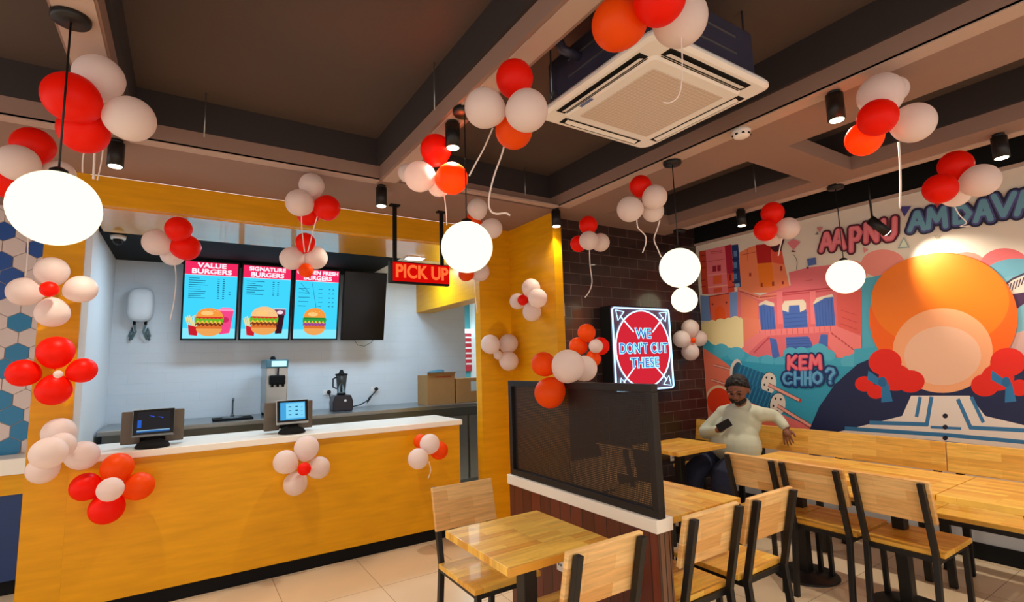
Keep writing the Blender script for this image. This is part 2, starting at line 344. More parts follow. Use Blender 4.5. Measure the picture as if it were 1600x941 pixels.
# ================================================================ MENU SCREENS
tilt=math.radians(9)
def menu(name,label,x0,w,header,kind):
    """screen unit hung from the ceiling over the back wall, leaning forward"""
    H=.80; yb=5.93; zb=1.81
    t=thing(name,label,'screen',(x0+w/2,yb,zb),0,None)
    R=Vector((1,0,0)); U=Vector((0,-math.sin(tilt),math.cos(tilt))); W=Vector((0,-math.cos(tilt),-math.sin(tilt)))
    P=lambda x,y,d=0: R*(x-w/2)+U*y+W*d
    def slab(a,b,c,d,z0,z1,m,nm,par=t,lab=None):
        mb=MB(); vs=[P(a,b,z0),P(c,b,z0),P(c,d,z0),P(a,d,z0),P(a,b,z1),P(c,b,z1),P(c,d,z1),P(a,d,z1)]
        mb.add(vs,[(0,3,2,1),(4,5,6,7),(0,1,5,4),(1,2,6,5),(2,3,7,6),(3,0,4,7)]); return bld(mb,nm,m,par,label=lab)
    slab(.004,0,w-.004,H,-.04,0,M['blackmatte'],'housing')
    mb=MB()
    for x in (w*.3,w*.7): mb.bar(P(x,H*.8,-.05),Vector((x-w/2,.12,.82)),.03,.03)
    bld(mb,'wall_bracket',M['blackmatte'],t)
    if kind=='off':
        slab(.012,.012,w-.012,H-.012,0,.002,M['screenblack'],'display')
        bld(MB().tube([P(.16,0,-.02),P(.2,-.06,-.02),P(.28,-.075,-.02),P(.36,-.03,-.02),P(.38,0,-.02)],.003,6),'cable',M['rubber'],t); return t
    g=1.0
    mb=MB(); e=.001
    def q(a,b,c,d,z,m): mb.add([P(a,b,z),P(c,b,z),P(c,d,z),P(a,d,z)],[(0,1,2,3)],m)
    def el(cx,cy_,rx,ry,z,m,a0=0,a1=2*PI,n=24): mb.add([P(cx+rx*math.cos(a0+(a1-a0)*k/n),cy_+ry*math.sin(a0+(a1-a0)*k/n),z) for k in range(n+ (0 if a1-a0>6.2 else 1))],[tuple(range(n+(0 if a1-a0>6.2 else 1)))],m)
    def pg(pts,z,m): mb.add([P(x,y,z) for x,y in pts],[tuple(range(len(pts)))],m)
    m0,m1=.02,w-.02
    q(m0,.018,m1,H-.018,.001,glow((64,208,246),g)); q(m0,.018,m1,.12,.0014,glow((130,228,250),g))
    q(m0,H-.145,m1,H-.018,.0018,glow((236,40,92),g)); q(m0,H-.149,m1,H-.145,.0018,glow((240,240,250),g))
    dk=glow((24,104,140),.8)
    rnd=random.Random(len(header)*7+kind)
    rowsn=[10,7,6][kind]; pitch=[.0215,.0225,.048][kind]
    for k in range(rowsn):
        y=H-.185-k*pitch
        if kind==2 and k==0: continue
        L=.08+rnd.random()*.09; q(.055,y,.055+L,y+.006,.0022,dk)
        for xx in ((.30,.345) if kind<2 else (.37,.41)): q(xx,y,xx+.018,y+.008,.0022,dk)
        if kind==0 and k in (6,7): q(.40,y,.418,y+.008,.0022,dk)
        if kind==2: q(.26,y,.26+.03+rnd.random()*.03,y+.005,.0022,dk)
    if kind==2:
        for a,b in (((.19,H-.16),(.245,H-.44)),((.07,H-.17),(.16,H-.27)),((.16,H-.27),(.08,H-.24))):
            a=Vector(a);b=Vector(b);n_=Vector((-(b-a).y,(b-a).x)).normalized()*.002; pg([tuple(a-n_),tuple(b-n_),tuple(b+n_),tuple(a+n_)],.0024,dk)
    z=.003
    if kind<2:
        # cup of fries at the left
        for k in range(9):
            x=.06+k*.012; pg([(x+.01,.12),(x+.018,.12),(x-.012+k*.003,.235+.01*(k%3)),(x-.022+k*.003,.23+.01*(k%3))],z,glow((240,214,130),g))
        pg([(.075,.055),(.145,.045),(.15,.13),(.065,.155)],z+.0004,glow((196,30,44),g))
    if kind==0:
        pg([(.335,.06),(.425,.075),(.455,.30),(.31,.30)],z+.0008,glow((238,70,132),g)); pg([(.30,.30),(.465,.30),(.455,.315),(.31,.315)],z+.001,glow((250,150,190),g)); el(.385,.21,.03,.028,z+.0012,glow((200,40,90),g)); pg([(.33,.315),(.44,.315),(.42,.335),(.35,.335)],z+.001,glow((246,130,180),g))
    if kind==1:
        pg([(.345,.07),(.41,.075),(.43,.27),(.335,.27)],z+.0008,glow((52,24,36),g)); pg([(.325,.27),(.44,.27),(.44,.33),(.33,.33)],z+.001,glow((120,60,90),g)); pg([(.32,.33),(.445,.33),(.44,.345),(.325,.345)],z+.001,glow((190,200,215),g)); el(.385,.30,.03,.02,z+.0014,glow((240,210,220),g))
    cx=[.245,.235,.235][kind]; cyb=[.105,.12,.12][kind]; rx=[.105,.115,.105][kind]
    P0=P; P=lambda x,y,d=0: P0(cx+(x-cx)*1.12,cyb-.07+(y-cyb+.07)*1.4,d)
    # burger: bottom bun, patty, lettuce, tomato, cheese, crown bun
    bun=glow((238,150,62),g) if kind!=1 else glow((240,190,130),g)
    el(cx,cyb-.01,rx*.95,.055,z+.002,glow((232,160,84),g),PI,2*PI); pg([(cx-rx*.95,cyb-.012),(cx+rx*.95,cyb-.012),(cx+rx*.9,cyb+.02),(cx-rx*.9,cyb+.02)],z+.002,glow((214,110,46),g))
    def wavy(y,h,c,zz,amp=.008,rr=1.02,ph=0):
        n=22; pts=[(cx-rx*rr+2*rx*rr*k/n,y+h) for k in range(n+1)]+[(cx+rx*rr-2*rx*rr*k/n,y+amp*math.sin(k*1.9+ph)) for k in range(n+1)]; pg(pts,zz,glow(c,g))
    wavy(cyb+.012,.022,(120,58,30),z+.0024); wavy(cyb+.03,.018,(246,186,60),z+.0026,.007,1,1)
    wavy(cyb+.04,.03,(104,178,40) if kind!=2 else (52,156,62),z+.0028,.012,1.05,2); wavy(cyb+.062,.02,(206,52,40) if kind!=2 else (38,130,54),z+.003,.004,.97)
    if kind==2: wavy(cyb+.01,.02,(150,70,140),z+.0031,.005,1)
    el(cx,cyb+.075,rx,[.062,.075,.075][kind],z+.0034,bun,0,PI); el(cx-.02,cyb+.1,rx*.45,.016,z+.0036,glow((250,196,120),g))
    for k in range(7): el(cx-.05+k*.018,cyb+.112+.008*(k%2),.003,.002,z+.0038,glow((252,232,190),g),n=6)
    P=P0; mb.build('display',None,t)
    ww=glow((250,236,248),1.0)
    y=[H-.052,H-.112]
    for ln,yy in zip(header,y):
        size=.064 if len(ln)<9 else .055
        text_mesh('heading',ln,size,ww,t,P(w/2,yy,.0035),(R,U,W),bold=0,dup=.0028,depth=.0004,sx=[1.3,1.2,1.12][kind])
    return t
w=.495; x0=-.045
menu('menu_screen','leftmost lit menu screen, pink header VALUE BURGERS with burger and pink drink',x0,w,['VALUE','BURGERS'],0)
menu('menu_screen','middle lit menu screen, pink header SIGNATURE BURGERS with fries and dark cola cup',x0+w+.012,w,['SIGNATURE','BURGERS'],1)
menu('menu_screen','third lit menu screen, header FRESH BURGERS, showing one tall burger and no drink',x0+2*w+.024,w,['GARDEN FRESH','BURGERS'],2)
menu('menu_screen','switched-off black screen at the right end of the menu row, cable hanging below',x0+3*w+.06,w+.01,[''],'off')
# ================================================================ PICK UP SIGN
t=thing('pickup_sign','hanging red illuminated sign reading PICK UP over the counter','sign',(1.63,3.9,2.2)); O=t.location
bld(MB(O).box((1.36,3.88,2.165),(1.89,3.93,2.345)),'housing',M['blackmatte'],t,bevel=.004)
bld(MB(O).box((1.385,3.873,2.18),(1.885,3.88,2.335)),'face',emis('sign_red',(214,10,6),.55),t)
for x in (1.41,1.83): 
    h=bld(MB(O).box((x-.015,3.895,2.345),(x+.015,3.915,ZC)),'hanging_bar',M['blackmatte'],t)
    bld(MB(O).box((x-.04,3.88,ZC-.012),(x+.04,3.93,ZC-.001)),'mounting_plate',M['blackmatte'],h)
text_mesh('lettering','PICK UP',.15,emis('sign_letters',(255,92,44),.9),t,Vector((1.635,3.869,2.257))-O,((1,0,0),(0,0,1),(0,-1,0)),bold=.004,depth=.002,sx=.86)
# ================================================================ CEILING FITTINGS
t=None
def pendant(x,y,label):
    p=thing('globe_pendant_lamp',label,'lamp',(x,y,ZC),0,'glowing white globe pendants')
    bld(MB().lathe((0,0,-.03),[(.055,0),(.06,.008),(.06,.03)],28),'ceiling_rose',M['black'],p)
    bld(MB().tube([(0,0,-.03),(0,0,-.6)],.0035,6),'cord',M['black'],p)
    bld(MB().lathe((0,0,-.62),[(.03,0),(.026,.025),(.01,.035)],20),'lamp_cap',M['black'],p)
    bld(MB().sphere((0,0,-.735),.13,n=40),'lamp_globe',M['globe'],p); return p
PD=[(-.40,2.31,'largest glowing globe pendant, far left, in front of the portal column'),(1.18,2.22,'glowing globe pendant hanging just right of the PICK UP sign'),
    (2.72,2.15,'larger globe of the close vertical pair left of the mural'),(4.29,3.36,'smaller lower globe of the close vertical pair left of the mural'),(4.30,1.85,'globe pendant hanging in front of the pink mural buildings')]
p0=pendant(*PD[0])
for x,y,l in PD[1:]: copy_tree(p0,(x,y,ZC),0,l)
def downlight(x,y,label):
    p=thing('downlight',label,'lamp',(x,y,ZC),0,'black cylinder downlights')
    bld(MB().lathe((0,0,-.02),[(.03,0),(.03,.02)],20),'mounting_plate',M['black'],p)
    bld(MB().lathe((0,0,-.155),[(.034,0),(.04,.0),(.04,.135),(.012,.137)],28),'lamp_body',M['black'],p,label='black cylinder')
    bld(MB().lathe((0,0,-.158),[(.031,0),(.033,.004)],24),'lamp_lens',M['lampdisc'],p); return p
DL=[(-.37,3.5,'black cylinder downlight below the far left balloon cluster, above the counter'),(1.17,3.52,'black cylinder downlight above the middle of the orange beam'),(1.18,2.36,'black cylinder downlight beside the pendant cord at the middle ceiling strip'),
    (2.68,3.38,'black cylinder downlight at the top corner of the orange wing wall'),(2.72,1.13,'black cylinder downlight right of the air conditioner'),(4.2,.86,'black cylinder downlight nearest the right edge of the picture'),(4.19,2.6,'black cylinder downlight over the left end of the mural')]
d0=downlight(*DL[0])
for x,y,l in DL[1:]: copy_tree(d0,(x,y,ZC),0,l)
# track spotlight on the mural wall
t=thing('spotlight','black adjustable spotlight aimed at the mural, in front of the word AAPNU','lamp',(4.5,1.80,3.0)); O=t.location
hd=at(1371,352,'x',4.5)
bld(MB(O).box((4.47,hd.y-.16,2.985),(4.53,hd.y+.16,3.0)),'track',M['black'],t)
bld(MB(O).tube([(4.5,hd.y+.03,2.985),(4.5,hd.y+.03,hd.z+.03)],.008),'stem',M['black'],t)
dirn=Vector((.55,-.45,-.7)).normalized(); c=Vector((4.5,hd.y,hd.z))
bld(MB(O).tube([c-dirn*.07,c+dirn*.09],.036,20),'lamp_head',M['black'],t)
bld(MB(O).tube([c+dirn*.088,c+dirn*.094],.03,20),'lamp_lens',M['lampdisc'],t)
SPOTC=c; SPOTD=dirn
# smoke detector
t=thing('smoke_detector','round white smoke detector on the ceiling strip right of the air conditioner','detector',(2.70,1.63,ZC-.006))
bld(MB().lathe((0,0,-.045),[(.03,0),(.045,.008),(.052,.03),(.055,.045)],28),'body',M['whitepl'],t)
b=MB()
for k in range(8): a=k*PI/4; b.cbox((.043*math.cos(a),.043*math.sin(a),-.03),(.016,.016,.008))
bld(b,'vents',M['blackmatte'],t)
# dome camera in the kitchen
c=at(180,371,'z',2.60); t=thing('security_camera','small white dome camera under the black kitchen ceiling','camera',(c.x+.02,c.y,2.615))
bld(MB().lathe((0,0,-.03),[(.05,0),(.055,.03)],24),'base',M['whitepl'],t); bld(MB().sphere((0,0,-.04),.036,sc=(1,1,1)),'dome',M['screenblack'],t)
# kitchen lamp panel + exposed lamp
c=at(648,405,'z',2.60); t=thing('kitchen_ceiling_lamp','bright oblong lamp under the soffit beside the PICK UP sign','lamp',(c.x,c.y,2.614))
bld(MB().box((-.10,-.07,-.010),(.10,.07,0)),'frame',M['whitepl'],t); bld(MB().box((-.085,-.055,-.014),(.085,.055,-.010)),'diffuser',M['coolpanel'],t)
# ---------------------------------------------------------------- cassette air conditioner
AX,AY=1.80,1.53; A=.385
t=thing('air_conditioner','white ceiling cassette air conditioner with a square grille, hanging in the recess','air conditioner',(AX,AY,2.70))
def rsq(h,r,z,n=6,cx=0,cy=0):
    pts=[]
    for k,(sx_,sy_) in enumerate(((1,1),(-1,1),(-1,-1),(1,-1))):
        for i in range(n+1):
            a=(k+i/n)*PI/2; pts.append((cx+sx_*(h-r)+r*math.cos(a),cy+sy_*(h-r)+r*math.sin(a),z))
    return pts
b=MB(); prof=[(A-.012,.05,.03),(A,.055,.012),(A,.055,0),(A-.02,.05,-.01)]
rings=[rsq(h,r,z) for h,r,z in prof]; n=len(rings[0]); vs=sum(rings,[]); fs=[]
for i in range(3):
    for k in range(n): fs.append((i*n+k,i*n+(k+1)%n,(i+1)*n+(k+1)%n,(i+1)*n+k))
fs+= [tuple(range(n)),tuple(reversed(range(3*n,4*n)))]; b.add(vs,fs)
bld(b,'fascia',M['whitepl'],t)
b=MB(); i0=A-.105
ri=[rsq(i0+.012,.03,-.010),rsq(i0,.025,-.02),rsq(i0-.0,.025,-.02)]
b.add(sum(ri[:2],[]),[(k,(k+1)%n,n+(k+1)%n,n+k) for k in range(n)]+[tuple(reversed(range(n,2*n)))]); g=bld(b,'intake_frame',M['whitepl'],t)
bld(MB().box((-i0+.05,-i0+.05,-.024),(i0-.05,i0-.05,-.0205)),'intake_grille',M['grille'],t)
for k in range(4):
    mt=Matrix.Rotation(k*PI/2,4,'Z'); L=A-.13
    def tb(mb,a,b_): 
        q=MB().box(a,b_); mb.add([mt@v for v in q.v],q.f); return mb
    sl=bld(tb(MB(),(-L-.01,A-.086,-.0115),(L+.01,A-.036,-.0095)),'outlet_slot',M['blackmatte'],t)
    q=MB(); q.add([mt@Vector(v) for v in ((-L+.01,A-.078,-.0125),(L-.01,A-.078,-.0125),(L-.01,A-.055,-.02),(-L+.01,A-.055,-.02),(-L+.01,A-.078,-.0105),(L-.01,A-.078,-.0105),(L-.01,A-.055,-.018),(-L+.01,A-.055,-.018))],[(0,1,2,3),(7,6,5,4),(0,4,5,1),(1,5,6,2),(2,6,7,3),(3,7,4,0)])
    bld(q,'louvre',M['whitepl'],sl)
    bld(tb(MB(),(-L,A-.098,-.0115),(L,A-.09,-.0105)),'slot_line',M['blackmatte'],t)
bld(MB().box((-A+.09,.08,-.0225),(-A+.105,.16,-.02)),'badge',flat((90,110,160)),t)
bd=bld(MB().box((-A+.05,-A+.05,.03),(A-.05,A-.05,.27)),'casing',M['foil'],t,bevel=.01)
b=MB()
for s_ in (-1,1):
    for zz in (.12,.2): b.box((s_*(A-.048),-.2,zz),(s_*(A-.05),.18,zz+.008)); b.box((-.2,s_*(A-.048),zz),(.2,s_*(A-.05),zz+.008))
bld(b,'casing_ribs',M['steel'],bd)
for sx_ in (-1,1):
    for sy_ in (-1,1):
        r_=bld(MB().tube([(sx_*(A-.03),sy_*(A-.1),.06),(sx_*(A-.03),sy_*(A-.1),ZH-2.70)],.005,6),'hanger_rod',M['steel_dark'],t)
        bld(MB().cbox((sx_*(A-.04),sy_*(A-.1),.08),(.03,.04,.02)),'bracket',M['steel_dark'],r_)
bld(MB().tube([(-A+.06,.1,.18),(-A-.03,.12,.2),(-A-.06,.14,.3),(-A-.06,.16,.54)],.022,10),'pipe',M['foil'],t)
for px,py,l in ((319,214,'thin steel hanger wire in the left ceiling recess above the orange beam'),(679,172,'thin steel hanger wire above the middle ceiling strip'),(821,310,'thin steel hanger wire at the back of the air conditioner recess'),(1181,300,'thin steel hanger wire in the right ceiling recess')):
    c=at(px,py,'z',ZC+.03); c.y=min(c.y,3.385); w_=MB().tube([(0,0,.0),(0,0,ZH-ZC-.03)],.0035,6).build('hanger_wire',M['steel']); w_.location=c; tag(w_,l,'wire')
# ================================================================ CHAIRS, TABLES, BENCHES
def make_chair(label,group):
    t=thing('dining_chair',label,'chair',(0,0,0),0,group)
    hw=.19
    bld(MB().box((-hw,.0,.425),(hw,.40,.45)),'seat',M['wood'],t,bevel=.003,label='butcher block seat')
    # back board leans: z .61 -> .82
    f=lambda z: -.012-(z-.45)*.235
    b=MB(); b.prism([(-hw,f(.60)+.004,.60),(-hw,f(.82)+.004,.82),(-hw,f(.82)+.026,.825),(-hw,f(.60)+.026,.605)],(2*hw,0,0)); bld(b,'backrest',M['wood_xz'],t,bevel=.003)
    for s in (-1,1):
        x=s*(hw-.03)
        b=MB(); w_=.028
        def kink(x0): 
            pts=[(-.055,0),(-.012,.43),(f(.82)-.0,.815)]
            d=.03; out=[]
            for y,z in pts: out.append((x0-w_/2,y,z))
            for y,z in reversed(pts): out.append((x0-w_/2,y-d if z>.1 else y-d,z))
            return out
        b.prism(kink(x),(w_,0,0)); bld(b,'leg',M['black'],t,bevel=.002,label='black rear leg and back post')
        bld(MB().box((x-.013,.36,0),(x+.013,.39,.425)),'leg',M['black'],t,bevel=.002)
    b=MB()
    for s in (-1,1): x=s*(hw-.03); b.box((x-.013,-.02,.398),(x+.013,.37,.4245))
    b.box((-hw+.03,-.012,.398),(hw-.03,.012,.4245)); b.box((-hw+.03,.362,.398),(hw-.03,.388,.4245))
    bld(b,'seat_frame',M['black'],t)
    return t
CH=[((1.37,2.61),PI,'wood and black metal chair on the far side of the table nearest the orange counter','chairs at the front table'),
    ((1.36,1.58),0,'chair seen from behind, cut by the bottom edge, left of the planked partition end','chairs at the front table'),
    ((2.01,1.59),0,'chair seen from behind directly right of the partition end','chairs at the table behind the partition'),
    ((2.47,1.59),0,'second chair right of the partition, its right post crossing the row of seats','chairs at the table behind the partition'),
    ((2.42,2.68),PI,'chair seen through the perforated screen, on the far side of its table','chairs at the table behind the partition'),
    ((3.34,1.305),-PI/2,'rightmost chair of the row facing the wall bench','row of chairs facing the wall bench'),
    ((3.34,1.715),-PI/2,'middle chair of the row facing the wall bench','row of chairs facing the wall bench'),
    ((3.34,2.105),-PI/2,'farthest chair of the row facing the wall bench, nearest the seated man','row of chairs facing the wall bench'),
    ((2.98,3.05),-PI/2,'chair behind the screen at the far corner table beside the brick wall',None)]
c0=make_chair(CH[0][2],CH[0][3]); c0.location=(*CH[0][0],0); c0.rotation_euler.z=CH[0][1]
for (x,y),rz,l,g in CH[1:]: copy_tree(c0,(x,y,0),rz,l,g)
def make_table(lx,ly,label,long=False,group=None,wood='wood'):
    t=thing('dining_table',label,'table',(0,0,0),0,group)
    bld(MB().box((-lx/2,-ly/2,.718),(lx/2,ly/2,.75)),'tabletop',M[wood],t,bevel=.003,label='butcher block tabletop')
    bld(MB().box((-.033,-.033,.02),(.033,.033,.70)),'column',M['black'],t,bevel=.004)
    bld(MB().box((-lx/2+.09,-.03,.698),(lx/2-.09,.03,.7175)).box((-.03,-ly/2+.09,.698),(.03,ly/2-.09,.7175)),'top_bracket',M['black'],t)
    bld(MB().lathe((0,0,0),[(.20,0),(.20,.008),(.19,.016),(.05,.024),(.045,.03)],40),'base',M['black'],t)
    return t
def place(t,x,y): t.location=(x,y,0); return t
place(make_table(.51,.54,'small square butcher block table in the foreground, left of the partition'),1.285,1.93)
place(make_table(.63,.52,'butcher block table just behind the right end of the partition',wood='wood_yx'),2.205,1.965)
place(make_table(.62,.50,'butcher block table in the far corner in front of the seated man'),3.63,3.01)
tl=place(make_table(.63,.585,'far end table of the long row along the wall bench',True,'tables along the wall bench','wood_yx'),3.635,2.005)
copy_tree(tl,(3.635,1.415,0),0,'middle table of the long row along the wall bench, behind the rightmost chair')
copy_tree(tl,(3.635,.825,0),0,'nearest table of the long row along the wall bench, at the right picture edge')
def bench(y0,y1,label):
    t=thing('wall_bench',label,'bench',(4.3,(y0+y1)/2,0),0,'benches along the mural wall'); O=t.location
    bld(MB(O).box((4.12,y0,.425),(4.48,y1,.455)),'seat',M['wood_yx'],t,bevel=.003)
    b=MB(O); b.prism([(4.485,y0,.655),(4.51,y0,.655),(4.545,y0,.853),(4.52,y0,.853)],(0,y1-y0,0)); bld(b,'backrest',M['wood_yz'],t,bevel=.003)
    bld(MB(O).box((4.14,y0+.02,.39),(4.16,y1-.02,.424)).box((4.44,y0+.02,.39),(4.46,y1-.02,.424)),'seat_rail',M['black'],t)
    n=max(2,round((y1-y0)/.65)+1)
    for k in range(n):
        y=y0+.06+(y1-y0-.12)*k/(n-1)
        bld(MB(O).box((4.14,y-.02,0),(4.17,y+.02,.39)),'leg',M['black'],t)
        b=MB(O); b.prism([(4.44,y-.02,0),(4.47,y-.02,0),(4.483,y-.02,.64),(4.508,y-.02,.66),(4.543,y-.02,.80),(4.556,y-.02,.80),(4.525,y-.02,.62),(4.49,y-.02,0)],(0,.04,0)); bld(b,'leg',M['black'],t,label='black rear leg with backrest support')
bench(1.428,3.5,'wooden wall bench under the mural, the man sits at its far end')
bench(-.6,1.422,'nearer wooden wall bench under the mural, running off the right edge')
# ================================================================ PARTITION
t=thing('partition','low planked partition with white ledge and black framed perforated screen','partition',(1.775,2.17,0)); O=t.location
PX0,PX1,PY0,PY1=1.725,1.83,1.575,2.775
lo=bld(MB(O).box((PX0+.012,PY0+.012,0),(PX1-.012,PY1-.01,.752)),'planked_base',M['plank'],t)
bld(MB(O).box((PX0+.014,PY0+.006,.0),(PX1-.014,PY0+.012,.752)),'end_panel',M['plank_end'],t)
bld(MB(O).box((PX0,PY0,.752),(PX1,PY1,.808)),'ledge',M['white'],t,bevel=.003)
fx0,fx1=1.745,1.785; b=MB(O); fz0,fz1=.808,1.385; fw=.035; fy0,fy1=PY0+.0,PY1-.01
b.box((fx0,fy0,fz0),(fx1,fy1,fz0+fw)).box((fx0,fy0,fz1-fw),(fx1,fy1,fz1)).box((fx0,fy0,fz0+fw),(fx1,fy0+fw,fz1-fw)).box((fx0,fy1-fw,fz0+fw),(fx1,fy1,fz1-fw))
bld(b,'screen_frame',M['black'],t,bevel=.002)
bld(MB(O).box((fx0+.018,fy0+fw,fz0+fw),(fx0+.021,fy1-fw,fz1-fw)),'perforated_screen',M['mesh'],t)
def socket(name,label,c,ax,w=.06,h=.08):
    t=thing(name,label,'socket',c); b=MB()
    if ax=='y': bld(MB().box((-w/2,-.008,-h/2),(w/2,0,h/2)),'plate',M['whitepl'],t,bevel=.002); bld(b.box((-.012,-.01,-.012),(-.006,-.0082,.0)).box((.006,-.01,-.012),(.012,-.0082,0)).box((-.003,-.01,.01),(.003,-.0082,.018)),'slots',M['blackmatte'],t)
    else: bld(MB().box((-.008,-w/2,-h/2),(0,w/2,h/2)),'plate',M['whitepl'],t,bevel=.002); bld(b.box((-.01,-.012,-.012),(-.0082,-.006,0)).box((-.01,.006,-.012),(-.0082,.012,0)).box((-.01,-.003,.01),(-.0082,.003,.018)),'slots',M['blackmatte'],t)
c=at(1050,714,'y',YB); socket('wall_socket','small white wall socket low on the dark brick wall',(c.x,YB-.001,c.z),'y')
c=at(877,880,'x',PX0+.012); socket('wall_socket','white socket on the planked partition beside the front table',(PX0+.011,c.y,c.z),'x')
# ================================================================ NEON SIGN on brick wall
SY=3.46
a=at(953,477,'y',SY); b_=at(1052,608,'y',SY); a2=at(1047,483,'y',SY)
x0,x1=a.x,(b_.x+a2.x)/2; z1=(a.z+a2.z)/2; z0=b_.z; SW,SH=x1-x0,z1-z0; sc=Vector(((x0+x1)/2,SY,(z0+z1)/2))
t=thing('neon_sign','neon light box with a red oval reading WE DON\'T CUT THESE on dark bricks','sign',sc)
def rrect(w,h,r,y,n=6):
    out=[]
    for k,(a_,b2_) in enumerate(((1,1),(-1,1),(-1,-1),(1,-1))):
        for i in range(n+1):
            an=(k+i/n)*PI/2; out.append(Vector((a_*(w/2-r)+r*math.cos(an),y,b2_*(h/2-r)+r*math.sin(an))))
    return out
bld(MB().prism(rrect(SW+.01,SH+.01,.03,.004),(0,YB-SY-.005,0)),'box',M['blackmatte'],t)
bld(MB().prism(rrect(SW-.005,SH-.005,.03,.0),(0,.0035,0)),'face',mat('smoked_acrylic',(104,84,108),.15),t)
oval=[Vector((SW*.455*math.cos(k*PI/24),-.002,SH*.455*math.sin(k*PI/24)-.0)) for k in range(48)]
bld(MB().prism(oval,(0,.0018,0)),'oval',emis('lit_red_panel',(216,40,56),.55),t)
neon=emis('neon_white_blue',(176,228,255),1.3)
def loop(p): return p+[p[0]]
bld(MB().tube(loop(rrect(SW-.035,SH-.035,.03,-.008)),.0075,8,caps=False),'neon_border',neon,t)
bld(MB().tube(loop([v*1.0+Vector((0,-.006,0)) for v in oval]),.0065,8,caps=False),'neon_oval',neon,t)
for sx_,sz_ in ((1,1),(-1,1),(-1,-1),(1,-1)):
    X=lambda u,v: Vector((sx_*SW*u,-.012,sz_*SH*v))
    ar=bld(MB().tube([X(.16,.20),X(.36,.38)],.0055,8),'neon_arrow',neon,t)
    bld(MB().tube([X(.30,.435),X(.43,.45),X(.40,.33),X(.355,.375),X(.30,.435)],.0045,8),'neon_arrowhead',neon,ar)
txm=emis('neon_letters',(140,214,255),1.0); txb=emis('neon_letter_core',(60,100,180),.55)
for i,(ln,sz,zz,sxx) in enumerate((('WE',.135,.145,1.0),("DON'T CUT",.135,.0,.86),('THESE',.135,-.14,.98))):
    q=text_mesh('lettering',ln,sz,txm,t,Vector((0,-.012,zz)),((1,0,0),(0,0,1),(0,-1,0)),bold=.007,depth=.003,sx=sxx,space=1.08)
    text_mesh('lettering_core',ln,sz,txb,q,Vector((0,-.0165,zz)),((1,0,0),(0,0,1),(0,-1,0)),bold=-.001,depth=.001,sx=sxx,space=1.08)
# notice on bricks
c=at(877.5,484,'y',YB); t=thing('notice','small white prohibition notice on the dark bricks beside the orange wing wall','sign',(c.x,YB-.001,c.z))
bld(MB().box((-.032,-.004,-.06),(.032,0,.06)),'sheet',M['whitepl'],t)
bld(MB().tube([(.02*math.cos(k*PI/10),-.005,.02+.02*math.sin(k*PI/10)) for k in range(21)],.0018,6,caps=False),'ring',flat((150,60,50)),t)
bld(MB().bar((-.014,-.005,.034),(.014,-.005,.006),.0035,.001,side=(1,0,0)),'slash',flat((150,60,50)),t)
b=MB()
for k in range(3): b.box((-.022,-.0048,-.022-.01*k),(.022,-.0042,-.018-.01*k))
bld(b,'caption_lines',flat((120,70,60)),t)
# ================================================================ COUNTER EQUIPMENT
def pos(x,y,rz,label,lit):
    t=thing('cash_register_terminal',label,'till',(x,y,1.0),rz)
    bld(MB().lathe((0,0,0),[(.098,0),(.10,.012),(.085,.035),(.045,.052)],32),'base',M['blackmatte'],t)
    bld(MB().bar((0,.0,.045),(0,.03,.12),.07,.035),'neck',M['blackmatte'],t)
    R=Vector((1,0,0)); U=Vector((0,.16,1)).normalized(); W=Vector((0,-1,.16)).normalized(); c=Vector((0,-.01,.165))
    def slab(w,h,d0,d1,oz=0):
        vs=[]
        for d in (d0,d1):
            for a,b in ((-1,-1),(1,-1),(1,1),(-1,1)): vs.append(c+R*a*w/2+U*(b*h/2+oz)+W*d)
        return MB().add(vs,[(0,3,2,1),(4,5,6,7),(0,1,5,4),(1,2,6,5),(2,3,7,6),(3,0,4,7)])
    sc_=bld(slab(.235,.185,-.02,.008),'screen_housing',M['steel_dark'] if not lit else mat('silver_plastic',(170,174,176),.35),t,bevel=.006)
    bld(slab(.228,.165,.008,.012,.006),'bezel',M['screenblack'],t)
    b=MB()
    def q(a,b0,c_,d,z,m): b.add([c+R*a+U*b0+W*z,c+R*c_+U*b0+W*z,c+R*c_+U*d+W*z,c+R*a+U*d+W*z],[(0,1,2,3)],m)
    if lit:
        q(-.092,-.062,.092,.074,.0125,glow((70,160,214),1)); q(-.05,-.05,.088,.066,.0128,glow((124,206,240),1))
        for i in range(2):
            for j in range(3): q(-.032+i*.05,.034-j*.03,-.012+i*.05,.042-j*.03,.0131,glow((28,84,110),1))
        for j in range(3): q(.06,.03-j*.03,.072,.034-j*.03,.0131,glow((60,130,170),1))
    else:
        q(-.092,-.062,.092,.074,.0125,glow((40,38,40),1)); q(-.092,-.062,.092,-.052,.0128,glow((44,96,160),1)); q(-.092,-.052,.092,-.047,.0128,glow((150,190,214),1))
        q(-.09,-.03,-.068,.02,.0129,glow((40,90,190),1))
        for a in (0,1): b.add([c+R*(-.03+a*.05)+U*(.05-a*.01)+W*.013,c+R*(.0+a*.05)+U*(.034-a*.01)+W*.013,c+R*(.004+a*.05)+U*(.042-a*.01)+W*.013],[(0,1,2)],glow((50,80,190),1))
    bld(b,'display',None,t)
    # rear customer display standing behind
    for s in (-1,1):
        bld(MB().box((s*.125-.055,.10,.02),(s*.125+.055,.15,.24)),'rear_housing',mat('bronze_grey_plastic',(92,80,66),.4),t,bevel=.006)
    bld(MB().box((-.1,.11,.03),(.1,.14,.23)),'rear_panel',M['blackmatte'],t)
    return t
pos(-.155,4.30,.05,'left cash register terminal on the white counter with a nearly black screen',False)
pos(.735,4.36,.05,'right cash register terminal on the white counter with a lit pale blue screen',True)
